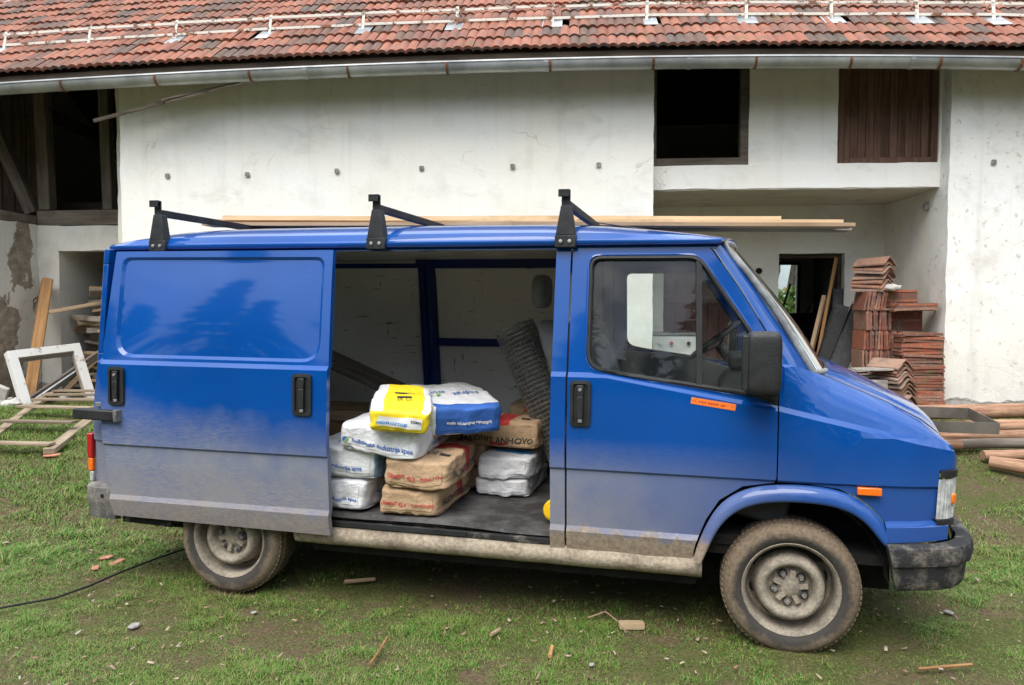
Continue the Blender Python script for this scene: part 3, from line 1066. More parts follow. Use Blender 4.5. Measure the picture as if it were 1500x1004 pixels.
# small cast vents in the facade
for vx, vz in ((-5.864, 3.157), (-4.859, 3.16), (-3.753, 3.186), (-2.725, 3.205), (-1.642, 3.214), (-0.635, 3.216), (3.771, 3.185)):
    mb = MB()
    s_ = 0.022
    mb.bx(vx - s_, vx + s_, -0.012, -0.006, vz - s_, vz + s_, 0)
    for q in (-1, -0.33, 0.33, 1):
        mb.bx(vx + q * s_ - 0.005, vx + q * s_ + 0.005, -0.022, -0.0125, vz - s_, vz + s_, 1)
        mb.bx(vx - s_, vx + s_, -0.024, -0.0132, vz + q * s_ - 0.005, vz + q * s_ + 0.005, 1)
    mb.build('wall_vent', ['chassis', 'stone_grey'], house)
mb = MB()
mb.lathe([(0.0, -0.03), (0.045, -0.03), (0.055, 0.0), (0.055, 0.05), (0.04, 0.05), (0.04, -0.02)], 16, 'X', (3.29, 0.52, 2.76))
mb.build('pipe_stub', 'stone_grey', house, smooth=40)
mb = MB()
mb.lathe([(0.0, 0.004), (0.032, 0.004), (0.042, -0.006), (0.042, 0.02)], 14, 'Y', (1.63, 1.765, 2.05))
mb.build('wall_socket_hole', 'chassis', house, smooth=40)

# timber frame of the barn end
def timber(name, a, b, w, h, mat='wood_beam', roll=0.0):
    L = (Vector(b) - Vector(a)).length
    mb = MB()
    mb.box((0, 0, 0), (L, w, h))
    o = mb.build(name, mat, house, bevel=0.008)
    d = Vector(b) - Vector(a)
    o.matrix_local = Matrix.Translation((Vector(a) + Vector(b)) / 2) @ (d.to_track_quat('X', 'Z').to_matrix() @ Matrix.Rotation(roll, 3, 'X')).to_4x4()
    return o
timber('sill_beam', (-8.30, 1.12, 2.775), (-6.47, 1.12, 2.785), 0.24, 0.205)
timber('sill_beam', (-8.40, -0.1, 2.745), (-8.40, 1.0, 2.745), 0.20, 0.13)
timber('post', (-7.30, 1.10, 2.89), (-7.33, 1.10, 4.65), 0.13, 0.14)
timber('post', (-8.20, 1.10, 2.89), (-8.24, 1.10, 4.7), 0.16, 0.17)
timber('brace', (-8.36, 1.02, 2.84), (-8.95, 0.90, 4.35), 0.16, 0.15)
timber('rail_beam', (-8.42, 1.15, 4.32), (-8.42, 3.4, 4.20), 0.14, 0.14, 'wood_dark')
timber('rail_beam', (-8.3, 2.6, 3.95), (-6.5, 2.6, 3.80), 0.12, 0.12, 'wood_dark')
for i in range(9):
    timber('wall_plank', (-9.9 + i * 0.19, 1.35, 2.9), (-9.9 + i * 0.19, 1.35, 4.7), 0.03, 0.18, 'wood_dark')
for i in range(14):
    timber('wall_plank', (-8.3 + i * 0.15, 3.3, 2.9), (-8.3 + i * 0.15 + random.uniform(-.01, .01), 3.3, 4.9), 0.14, 0.025, 'wood_dark', 0)
lath = MB()
lath.beam((-6.60, -0.30, 3.765), (-5.55, -0.26, 4.02), 0.03, 0.035)
lath.build('loose_lath', 'wood_beam', house)
lath = MB()
lath.beam((-5.75, -0.29, 3.985), (-4.60, -0.24, 4.225), 0.09, 0.022)
lath.beam((-5.70, -0.31, 3.955), (-5.2, -0.30, 4.07), 0.05, 0.02)
lath.build('loose_board', 'wood_grey', house)
# ---------------------------------------------------------------- van (local: x forward from the front axle, y away from the near side, z up)
VW = 1.96
van = empty('delivery_van', (1.2622, 3.43, -0.008), (0, R(0.45), R(-13.7)))
van.rotation_mode = 'XYZ'
tag(van, 'dusty blue panel van with its side door slid open and sacks inside', 'van')

def pip(x, y, poly):
    c = False
    n = len(poly)
    for i in range(n):
        x0, y0 = poly[i]
        x1, y1 = poly[(i + 1) % n]
        if (y0 > y) != (y1 > y) and x < (x1 - x0) * (y - y0) / (y1 - y0) + x0:
            c = not c
    return c
def round_poly(pts, r, n=5):
    out = []
    m = len(pts)
    for i in range(m):
        p = Vector(pts[i]); a = Vector(pts[i - 1]); b = Vector(pts[(i + 1) % m])
        rr = r[i] if isinstance(r, (list, tuple)) else r
        if rr <= 0:
            out.append(tuple(p)); continue
        u, w = (a - p), (b - p)
        d = min(rr, u.length * 0.49, w.length * 0.49)
        p0, p1 = p + u.normalized() * d, p + w.normalized() * d
        for k in range(n + 1):
            t = k / n
            out.append(tuple(p0 * (1 - t) ** 2 + p * 2 * t * (1 - t) + p1 * t * t))
    return out
def dense(poly, d=0.09, closed=True):
    out = []
    n = len(poly)
    for i in range(n if closed else n - 1):
        a, b = Vector(poly[i]), Vector(poly[(i + 1) % n])
        k = max(1, int((b - a).length / d))
        out += [tuple(a.lerp(b, j / k)) for j in range(k)]
    if not closed: out.append(poly[-1])
    return out

def belt(s):
    return lerp_pts(s, [(-4, 1.262), (-0.85, 1.262), (-0.07, 1.135), (0.60, 0.992), (0.8, 0.95)])
def seam_h(s):
    return lerp_pts(s, [(-0.07, 1.345), (0.0, 1.325), (0.128, 1.279), (0.406, 1.163), (0.56, 1.085), (0.63, 1.03), (0.665, 0.985), (0.69, 0.93)])
def taper(s):
    return lerp_pts(s, [(-3.78, 0.070), (-3.76, 0.040), (-3.73, 0.018), (-3.69, 0.006), (-3.64, 0.0), (0.15, 0.0), (0.35, 0.010), (0.5, 0.030), (0.6, 0.058), (0.65, 0.085), (0.68, 0.115), (0.70, 0.15)])
def side_y(s, h):
    b = belt(s)
    if h >= b + 0.010:
        if s > -0.06:
            hs = max(seam_h(s), b + 0.03)
            t = min(1.0, (h - b - 0.010) / (hs - b - 0.010))
            y = 0.022 + 0.045 * t + 0.085 * t ** 3
            w = smoothstep(-0.075, 0.17, s)
            t = max(0.0, h - 1.262 - 0.010) / 0.611
            y = y * w + (0.022 + 0.108 * (0.8 * t + 0.2 * t * t)) * (1 - w)
        else:
            t = (h - b - 0.010) / (1.873 - b)
            y = 0.022 + 0.108 * (0.8 * t + 0.2 * t * t)
    elif h > b - 0.012:
        y = 0.022 * (h - b + 0.012) / 0.022
    else:
        y = lerp_pts(h, [(0.36, 0.045), (0.40, 0.034), (0.44, 0.024), (0.50, 0.012), (0.5001, 0.012), (0.525, 0.026), (0.60, 0.020), (0.70, 0.012), (0.80, 0.008), (0.812, -0.004), (0.90, -0.008), (1.02, -0.007), (1.135, -0.002), (1.25, 0.0)])
    return y + taper(s)
LEVELS = [0.40, 0.44, 0.50, 0.525, 0.60, 0.70, 0.80, 0.812, 0.90, 1.02]

def panel(name, outline, mat, parent, holes=(), yf=side_y, thick=0.02, far=False, extra=(), vstep=0.11, d=0.07, smooth=19, levels=True, lines=()):
    outline = dense(outline, d)
    holes = [dense(h, d) for h in holes]
    s0, s1 = min(p[0] for p in outline), max(p[0] for p in outline)
    h0, h1 = min(p[1] for p in outline), max(p[1] for p in outline)
    V, E = [], []
    def addloop(pts, closed=True):
        b = len(V)
        V.extend(Vector(p[:2]) for p in pts)
        n = len(pts)
        E.extend((b + i, b + (i + 1) % n) for i in range(n if closed else n - 1))
    addloop(outline)
    for h in holes: addloop(h)
    e = 0.02
    if levels:
        for L in LEVELS:
            if h0 < L < h1: addloop([(s0 - e, L), (s1 + e, L)], False)
        ss = [s0 - e] + [k for k in (-0.85, -0.07, 0.60) if s0 < k < s1] + [s1 + e]
        for o in (0.010, -0.012):
            pts = [(s, belt(s) + o) for s in ss]
            if max(p[1] for p in pts) > h0 and min(p[1] for p in pts) < h1: addloop(pts, False)
        k = 1
        while 1.262 + 0.13 * k < h1:
            addloop([(s0 - e, 1.29 + 0.13 * k), (s1 + e, 1.29 + 0.13 * k)], False)
            k += 1
        if s1 > 0.1:
            for f in (0.25, 0.5, 0.75, 0.9):
                addloop([(s, belt(s) + 0.01 + f * (seam_h(s) - belt(s) - 0.01)) for s in np.linspace(-0.05, s1, 12)], False)
            for s in (0.0, 0.08, 0.15, 0.25, 0.35, 0.43, 0.5, 0.55, 0.6, 0.63, 0.65, 0.667, 0.68):
                if s0 < s < s1: addloop([(s, h0 - e), (s, h1 + e)], False)
        for s in (-3.76, -3.73, -3.69, -3.64):
            if s0 < s < s1: addloop([(s, h0 - e), (s, h1 + e)], False)
    for ex in extra: addloop(ex)
    for ln in lines: addloop(ln, False)
    r = delaunay_2d_cdt(V, E, [], 0, 1e-5)
    vs, fs = r[0], r[2]
    keep = []
    for f in fs:
        cx = sum(vs[i].x for i in f) / 3
        cy = sum(vs[i].y for i in f) / 3
        if pip(cx, cy, outline) and not any(pip(cx, cy, h) for h in holes):
            keep.append(f)
    used = sorted({i for f in keep for i in f})
    idx = {u: k for k, u in enumerate(used)}
    keep = [tuple(idx[i] for i in f) for f in keep]
    P = [(vs[u].x, yf(vs[u].x, vs[u].y), vs[u].y) for u in used]
    n = len(P)
    mb = MB()
    Q = [(x, y + thick, z) for x, y, z in P]
    cnt = {}
    for f in keep:
        for a, b in zip(f, f[1:] + f[:1]):
            k = (min(a, b), max(a, b))
            cnt.setdefault(k, []).append((a, b))
    faces = list(keep)
    if thick:
        faces += [tuple(i + n for i in reversed(f)) for f in keep]
        for k, l in cnt.items():
            if len(l) == 1:
                a, b = l[0]
                faces.append((b, a, a + n, b + n))
        P = P + Q
    if far:
        P = [(x, VW - y, z) for x, y, z in P]
    mb.add(P, faces)
    return mb.build(name, mat, parent, smooth=smooth)

# ---- outlines in (forward, height)
arch_out = [(-0.436, 0.41), (-0.419, 0.484), (-0.373, 0.603), (-0.317, 0.696), (-0.216, 0.766), (-0.084, 0.792), (0.069, 0.797), (0.189, 0.783), (0.268, 0.749), (0.325, 0.708), (0.379, 0.645), (0.40, 0.60)]
arch_in = [(-0.395, 0.41), (-0.372, 0.47), (-0.33, 0.572), (-0.262, 0.655), (-0.16, 0.702), (-0.04, 0.718), (0.09, 0.718), (0.19, 0.705), (0.265, 0.672), (0.322, 0.622), (0.362, 0.565), (0.382, 0.545)]
door_out = [(-1.036, 0.398), (-0.442, 0.406), (-0.427, 0.484), (-0.381, 0.605), (-0.324, 0.70), (-0.222, 0.772), (-0.086, 0.797),
            (-0.078, 0.823), (-0.078, 1.133), (-0.076, 1.31), (-0.115, 1.445), (-0.245, 1.665), (-0.385, 1.866), (-1.036, 1.866)]
win_out = round_poly([(-0.942, 1.822), (-0.437, 1.822), (-0.205, 1.485), (-0.168, 1.40), (-0.168, 1.190), (-0.80, 1.272), (-0.942, 1.300)], [0.05, 0.05, 0.03, 0.03, 0.03, 0.06, 0.13])
fender_out = [(-0.072, 0.800)] + [(p[0], p[1] + 0.003) for p in arch_out[6:]] + [(0.398, 0.575), (0.63, 0.59), (0.640, 0.63), (0.598, 0.645), (0.604, 0.885), (0.690, 0.885), (0.690, 0.93)] + \
             [(s, seam_h(s)) for s in (0.665, 0.63, 0.56, 0.48, 0.406, 0.3, 0.2, 0.128, 0.06, 0.0)] + [(-0.068, 1.335), (-0.072, 1.135)]
fdoor = panel('front_door', door_out, 'paint', van, [win_out])
panel('front_fender', fender_out, 'paint', van)
# small aerofoil triangle between door and windscreen foot is part of the fender above; B pillar and cant rail
panel('b_pillar', [(-1.118, 0.40), (-1.046, 0.40), (-1.046, 1.866), (-1.118, 1.866)], 'paint', van, thick=0.10)
panel('cant_rail', [(-3.665, 1.866), (-0.36, 1.866), (-0.352, 1.884), (-3.665, 1.884)], 'paint_clean', van, thick=0.07, levels=False, d=0.3)
panel('cant_rail', [(-3.665, 1.85), (-0.36, 1.85), (-0.352, 1.884), (-3.665, 1.884)], 'paint_inner', van, yf=lambda s, h: side_y(s, h) + 0.022, thick=0.07, levels=False, d=0.3, far=True)
rear_out = [(-3.768, 0.50), (-3.32, 0.50), (-3.27, 0.62), (-3.15, 0.72), (-2.95, 0.76), (-2.75, 0.72), (-2.62, 0.62), (-2.56, 0.44), (-2.36, 0.42), (-2.36, 1.866), (-3.668, 1.866), (-3.690, 1.275), (-3.703, 1.25), (-3.748, 0.98), (-3.764, 0.83)]
panel('rear_quarter', rear_out, 'paint', van, thick=0.03)

# sliding door, pushed back and standing proud of the side
SD = -0.070
sd_out = [(-3.572, 0.405), (-2.262, 0.392), (-2.258, 1.255), (-2.282, 1.868), (-3.604, 1.870), (-3.616, 1.262), (-3.606, 0.82), (-3.588, 0.52)]
ins_o = round_poly([(-3.558, 1.838), (-2.325, 1.832), (-2.308, 1.288), (-3.540, 1.288)], [0.05, 0.05, 0.11, 0.11], 6)
ins_i = round_poly([(-3.541, 1.822), (-2.342, 1.816), (-2.326, 1.304), (-3.524, 1.304)], [0.045, 0.045, 0.10, 0.10], 6)
def sd_y(s, h):
    y = side_y(max(s, -3.60), h) + SD
    if pip(s, h, ins_i):
        dd = 0.0
    else:
        dd = min(((s - a[0] - (b[0] - a[0]) * k) ** 2 + (h - a[1] - (b[1] - a[1]) * k) ** 2) ** 0.5
                 for a, b in zip(ins_i, ins_i[1:] + ins_i[:1])
                 for k in [max(0.0, min(1.0, ((s - a[0]) * (b[0] - a[0]) + (h - a[1]) * (b[1] - a[1])) / max(1e-9, (b[0] - a[0]) ** 2 + (b[1] - a[1]) ** 2)))])
    y += 0.014 * (1.0 - min(1.0, dd / 0.0145))
    if dd == 0.0:
        y -= 0.012 * math.sin(math.pi * max(0, min(1, (s + 3.541) / 1.206))) * math.sin(math.pi * max(0, min(1, (h - 1.304) / 0.51)))
    return y
ins_i_d = dense(ins_i, 0.05)
sdoor = panel('sliding_door', sd_out, 'paint', van, (), sd_y, 0.035, extra=[dense(ins_o, 0.05), ins_i_d], smooth=19,
              lines=[[(-3.505, h), (-2.355, h)] for h in np.linspace(1.34, 1.79, 12)] + [[(s, 1.34), (s, 1.79)] for s in np.linspace(-3.47, -2.39, 15)])
# far side, closed
panel('front_door', door_out, 'paint', van, [win_out], far=True, thick=0.04)
panel('front_fender', fender_out, 'paint', van, far=True)
panel('far_side', [(-3.765, 0.42), (-1.040, 0.40), (-1.040, 1.884), (-3.668, 1.884), (-3.69, 1.27), (-3.764, 0.83)], 'paint', van, far=True)

# window glass, rubber and divider on both sides
def side_glass(far):
    off = 0.012
    f = (lambda y: VW - y) if far else (lambda y: y)
    g = panel('side_window', win_out, 'glass', van, (), lambda s, h: side_y(s, h) + off, 0.0, far)
    mb = MB()
    mb.tube([(s, f(side_y(s, h) - 0.001), h) for s, h in dense(win_out, 0.05)], 0.0115, 6, True)
    mb.build('window_seal', 'rubber', g, smooth=60)
    mb = MB()
    cxw, czw = -0.56, 1.52
    mb.tube([(cxw + (s - cxw) * 1.035, f(side_y(s, h) + 0.001), czw + (h - czw) * 1.045) for s, h in dense(win_out, 0.05)], 0.007, 6, True)
    mb.build('window_lip', 'paint_clean', g, smooth=60)
    mb = MB()
    mb.beam((-0.437, f(side_y(-0.437, 1.81) + 0.004), 1.812), (-0.425, f(side_y(-0.425, 1.235) + 0.004), 1.232), 0.026, 0.024)
    mb.build('window_bar', 'rubber', g)
side_glass(False)
side_glass(True)

# flared front wheel arches
def arch(far):
    rows = []
    for (yo, t) in ((0.004, 0.0), (-0.018, 0.22), (-0.030, 0.55), (-0.030, 0.85), (-0.022, 1.0), (0.02, 1.03), (0.06, 1.03)):
        row = []
        for a, b in zip(dense(arch_out, 0.04, False) if False else arch_out, arch_in):
            s, h = a[0] + (b[0] - a[0]) * t, a[1] + (b[1] - a[1]) * t
            y = taper(s) + yo
            row.append((s, VW - y if far else y, h))
        rows.append(row)
    mb = MB()
    mb.grid(rows)
    o = mb.build('wheel_arch', 'paint', van, smooth=50)
    sm = o.modifiers.new('sub', 'SUBSURF'); sm.levels = 2; sm.render_levels = 2
arch(False); arch(True)
# chamfered strip between arch and bumper
mb = MB()
rows = []
for yo, ha, hb in ((0.03, 0.652, 0.664), (0.012, 0.648, 0.660), (-0.016, 0.628, 0.640), (-0.016, 0.560, 0.580), (0.004, 0.548, 0.570)):
    rows.append([(s, taper(s) + yo, ha + (hb - ha) * (s - 0.385) / 0.27) for s in (0.385, 0.45, 0.52, 0.58, 0.62, 0.65)])
mb.grid(rows)
mb.build('lower_strip', 'paint', van, smooth=35)

# A pillars and windscreen
def pil(far):
    f = (lambda y: VW - y) if far else (lambda y: y)
    mb = MB()
    P = [(-0.380, 0.126, 1.874), (-0.241, 0.092, 1.668), (-0.111, 0.055, 1.450), (-0.072, 0.034, 1.330)]
    Q = [(-0.325, 0.205, 1.890), (-0.155, 0.192, 1.650), (-0.002, 0.180, 1.420), (0.086, 0.172, 1.290)]
    rows = []
    for t, b in ((0.0, 0.02), (0.02, 0.0), (0.35, -0.012), (0.7, -0.012), (0.97, 0.0), (1.0, 0.02)):
        rows.append([(p[0] + (q[0] - p[0]) * t, f(p[1] + (q[1] - p[1]) * t + b), p[2] + (q[2] - p[2]) * t) for p, q in zip(P, Q)])
    mb.grid(rows)
    mb.build('a_pillar', 'paint_clean', van, smooth=40)
pil(False); pil(True)
WT = (-0.325, 0.205, 1.892)
WB_ = (0.088, 0.172, 1.288)
def ws_pt(u, v):                      # u 0..1 across, v 0 top .. 1 bottom
    a = 1 - (2 * u - 1) ** 2
    ys0, ys1 = WT[1] + (VW - 2 * WT[1]) * u, WB_[1] + (VW - 2 * WB_[1]) * u
    corner = a ** 0.6
    s = (WT[0] + 0.075 * corner) * (1 - v) + (WB_[0] + 0.14 * corner) * v
    z = (WT[2] + 0.012 * a) * (1 - v) + (WB_[2] - 0.02 * a) * v
    bulge = 0.02 * math.sin(math.pi * v)
    return (s + bulge, ys0 * (1 - v) + ys1 * v, z + bulge * 0.6)
us = [0.5 - 0.5 * math.cos(math.pi * i / 24) for i in range(25)]
mb = MB()
mb.grid([[ws_pt(u, v) for u in us] for v in np.linspace(0, 1, 9)])
wsc = mb.build('windscreen', 'windscreen', van, smooth=60, fix=False)
mb = MB()
loop = [ws_pt(u, 0) for u in us] + [ws_pt(1, v) for v in np.linspace(0.1, 0.9, 8)] + [ws_pt(u, 1) for u in us[::-1]] + [ws_pt(0, v) for v in np.linspace(0.9, 0.1, 8)]
mb.tube(loop, 0.017, 8, True)
mb.build('windscreen_seal', 'seal_grey', wsc, smooth=60)
mb = MB()
mb.box((0.0, 0.262, 1.40), (0.09, 0.003, 0.06), Matrix.Rotation(R(-38), 3, 'Y'))
mb.build('windscreen_sticker', 'print_white', wsc)

# bonnet
def hood_pt(s, u):
    y = 0.155 + taper(s) + (VW - 2 * (0.155 + taper(s))) * u
    a = 1 - abs(2 * u - 1) ** 2.4
    s2 = s + a * (0.07 if s > 0.3 else 0.09)
    ridge = 0.010 * smoothstep(0.055, 0.085, u) * smoothstep(0.055, 0.085, 1 - u) * smoothstep(0.12, 0.2, s) * (1 - smoothstep(0.60, 0.67, s))
    return (s2, y, seam_h(s) + 0.032 * a ** 0.8 + ridge - 0.004)
hs = [0.03, 0.08, 0.128, 0.2, 0.3, 0.406, 0.48, 0.56, 0.60, 0.63, 0.65, 0.665, 0.68, 0.69]
hu = [0.0, 0.01, 0.03, 0.055, 0.065, 0.075, 0.085, 0.11, 0.2, 0.3, 0.4, 0.5, 0.6, 0.7, 0.8, 0.89, 0.915, 0.925, 0.935, 0.945, 0.97, 0.99, 1.0]
mb = MB()
mb.grid([[hood_pt(s, u) for u in hu] for s in hs[2:]])
hood = mb.build('bonnet', 'paint_clean', van, smooth=50, fix=False)
mb = MB()
mb.grid([[(hood_pt(s, u)[0] - 0.006, hood_pt(s, u)[1], hood_pt(s, u)[2] - 0.012) for u in hu] for s in hs[:3]])
mb.build('scuttle', 'paint_clean', van, smooth=50, fix=False)
mb = MB()
mb.tube([(s, 0.157 + taper(s), seam_h(s) - 0.001) for s in hs[2:]] , 0.0045, 6)
mb.tube([(hood_pt(0.128, u)[0], hood_pt(0.128, u)[1], hood_pt(0.128, u)[2] - 0.004) for u in hu], 0.006, 6)
mb.build('bonnet_gap', 'rubber', hood)
# wiper
mb = MB()
mb.tube([(0.125, 0.42, 1.292), (0.10, 0.30, 1.345), (0.055, 0.245, 1.375)], 0.007, 6)
mb.tube([(0.15, 0.42, 1.287), (0.13, 0.405, 1.315), (0.115, 0.40, 1.325)], 0.012, 6)
mb.tube([(0.10, 0.235, 1.315), (0.05, 0.31, 1.40), (0.0, 0.52, 1.455)], 0.006, 6)
mb.build('wiper', 'black_metal', van)

# nose: front panel, grille, lamps, bumper
def nose_x(u): return 0.690 + 0.075 * (1 - abs(2 * u - 1) ** 2.6)
def nose_y(u): return 0.135 + (VW - 0.27) * u
nu = np.linspace(0, 1, 21)
mb = MB()
mb.grid([[(nose_x(u) - dx, nose_y(u), z) for u in nu] for z, dx in ((0.935, 0.0), (0.90, -0.002), (0.885, 0.004))])
mb.grid([[(nose_x(u) - dx, nose_y(u), z) for u in nu] for z, dx in ((0.645, 0.02), (0.60, 0.0), (0.56, 0.01))])
mb.build('front_panel', 'paint', van, smooth=40)
gr = empty('grille', parent=van)
for k in range(6):
    mb = MB()
    z = 0.665 + k * 0.04
    rows = [[(nose_x(u) - d_, nose_y(u), z + dz) for u in np.linspace(0.2, 0.8, 13)] for d_, dz in ((0.05, 0.0), (0.012, 0.006), (0.012, 0.020), (0.05, 0.026))]
    mb.grid(rows)
    mb.build('slat', 'black_plastic', gr)
mb = MB()
mb.grid([[(nose_x(u) - 0.07, nose_y(u), z) for u in nu] for z in (0.63, 0.90)])
mb.build('grille_back', 'chassis', gr)
for far in (False, True):
    f = (lambda y: VW - y) if far else (lambda y: y)
    mb = MB()
    rows = [[(nose_x(u) - 0.004, f(nose_y(u)), z) for u in np.linspace(0.03, 0.19, 6)] for z in (0.655, 0.76, 0.875)]
    mb.grid(rows)
    hl = mb.build('headlight', 'clear_lens', van, smooth=40)
    # corner lamp wrapping round to the side
    prof = [(0.602, 0.058), (0.635, 0.070), (0.660, 0.088), (0.680, 0.112), (0.694, 0.140), (0.702, 0.175)]
    mb = MB()
    rows = []
    for z in np.linspace(0.668, 0.845, 6):
        row = []
        for i in range(21):
            t = i / 20 * (len(prof) - 1)
            k = min(int(t), len(prof) - 2)
            s = prof[k][0] + (prof[k + 1][0] - prof[k][0]) * (t - k)
            y = prof[k][1] + (prof[k + 1][1] - prof[k][1]) * (t - k)
            rb = 0.0035 if i % 2 else 0.0
            lean = (0.845 - z) * 0.04
            row.append((s + rb * 0.6 - lean, f(y - 0.004 - rb), z))
        rows.append(row)
    mb.grid(rows)
    cl = mb.build('corner_lamp', 'clear_lens', van)
    mb = MB()
    mb.box((0.672, f(0.098), 0.755), (0.03, 0.02, 0.045), Matrix.Rotation(R(45 if not far else -45), 3, 'Z'))
    mb.build('bulb', 'orange_lens', cl, bevel=0.006)
    for z0, z1, nm in ((0.848, 0.885, 'lamp_trim'), (0.634, 0.667, 'lamp_trim')):
        mb = MB()
        mb.grid([[(s - (0.845 - (z0 + z1) / 2) * 0.04 + (0.004 if k in (1, 2) else -0.012), f(y - (0.010 if k in (1, 2) else -0.012)), z) for s, y in prof] for k, z in enumerate((z0, z0 + 0.003, z1 - 0.003, z1))])
        mb.build(nm, 'black_plastic', van, smooth=40)
    mb = MB()
    mb.bx(0.262, 0.362, min(f(-0.012), f(0.012)), max(f(-0.012), f(0.012)), 0.768, 0.802)
    mb.build('side_indicator', 'orange_lens', van, bevel=0.004)
# front bumper: swept section around the nose
bprof = [(0.02, 0.575), (-0.02, 0.583), (-0.045, 0.565), (-0.052, 0.515), (-0.045, 0.490), (-0.028, 0.480), (-0.020, 0.395), (-0.004, 0.372), (0.03, 0.372)]
path = [(0.385, -0.005, 0.0, -1.0), (0.50, 0.004, 0.0, -1.0), (0.60, 0.020, 0.06, -1.0), (0.66, 0.050, 0.45, -0.9), (0.705, 0.10, 0.8, -0.6), (0.735, 0.18, 0.97, -0.25), (0.765, 0.40, 1, -0.1), (0.785, 0.98, 1, 0)]
path = path + [(p[0], VW - p[1], p[2], -p[3]) for p in path[-2::-1]]
mb = MB()
rows = []
for i, (s, y, nx, ny) in enumerate(path):
    row = []
    for o, h in bprof:
        slope = 0.018 * (s - 0.385) / 0.3 if s < 0.8 else 0.018
        lean = (h - 0.372) / 0.21
        s2 = s - nx * o
        y2 = y - ny * o
        if i in (0, len(path) - 1): s2 += (0.045) * (1 - lean)
        row.append((s2, y2, h + slope - 0.02))
    rows.append(row)
mb.grid(rows)
mb.add(rows[0], [tuple(range(len(bprof)))]); mb.add(rows[-1], [tuple(range(len(bprof)))])
mb.build('front_bumper', 'bumper_dirty', van, smooth=40)

# rocker, sill rails and floor
rk = [(0.10, 0.418), (0.035, 0.418), (0.030, 0.402), (0.018, 0.385), (0.016, 0.36), (0.030, 0.332), (0.06, 0.315), (0.14, 0.315)]
def rocker(far, s0, s1):
    f = (lambda y: VW - y) if far else (lambda y: y)
    mb = MB()
    rows = [[(s, f(y + 0.004 * mnoise.noise(Vector((s * 5, h * 9, 0)))), h + 0.003 * mnoise.noise(Vector((s * 7, 3, h)))) for y, h in rk] for s in np.linspace(s0, s1, 60)]
    mb.grid(rows)
    mb.add(rows[0], [tuple(range(len(rk)))]); mb.add(rows[-1], [tuple(range(len(rk)))])
    mb.build('rocker_panel', 'rocker_mud', van, smooth=50)
rocker(False, -2.50, -0.395); rocker(True, -2.50, -0.395)
sl = MB()
for y0, y1, z0, z1 in ((0.030, 0.075, 0.4185, 0.447), (0.075, 0.11, 0.40, 0.425), (0.062, 0.10, 0.452, 0.468)):
    sl.bx(-2.36, -1.12, y0, y1, z0, z1)
sl.build('door_sill', 'sill_dirty', van, bevel=0.004)
sl = MB()
sl.bx(-2.36, -1.545, 0.026, 0.034, 0.424, 0.452)
sl.build('sill_strip', 'black_metal', van, bevel=0.002)
mb = MB()
rows = []
for y in [0.045, 0.05, 0.06] + list(np.linspace(0.12, 1.88, 16)):
    rows.append([(s, y, 0.487 - (0.018 if y < 0.047 else 0.0) + 0.006 * mnoise.noise(Vector((s * 2.5, y * 2.5, 2))) - (0.012 * smoothstep(-1.6, -1.2, s) if y < 0.1 else 0)) for s in np.linspace(-3.70, -0.98, 40)])
mb.grid(rows)
mb.build('floor_mat', 'floor_mat', van, smooth=50, fix=False)
mb = MB()
mb.bx(-3.70, 0.45, 0.115, VW - 0.115, 0.42, 0.470)
mb.bx(-3.55, 0.50, 0.42, VW - 0.42, 0.21, 0.42)
mb.bx(-2.45, -0.42, 0.14, VW - 0.14, 0.25, 0.42)
mb.bx(-0.98, 0.05, 0.10, VW - 0.10, 0.47, 0.52)
mb.build('underbody', 'chassis', van)
for far in (False, True):
    f = (lambda y: VW - y) if far else (lambda y: y)
    for cx_, rr in ((0.0, 0.42), (-2.9, 0.42)):
        mb = MB()
        rows = []
        for yy in (0.05, 0.40):
            rows.append([(cx_ + rr * math.cos(a), f(yy), 0.31 + rr * math.sin(a)) for a in np.linspace(0.12, math.pi - 0.12, 20)])
        mb.grid(rows)
        mb.grid([rows[1], [(cx_, f(0.40), 0.31)] * 20])
        mb.build('wheel_housing', 'chassis', van, smooth=50)

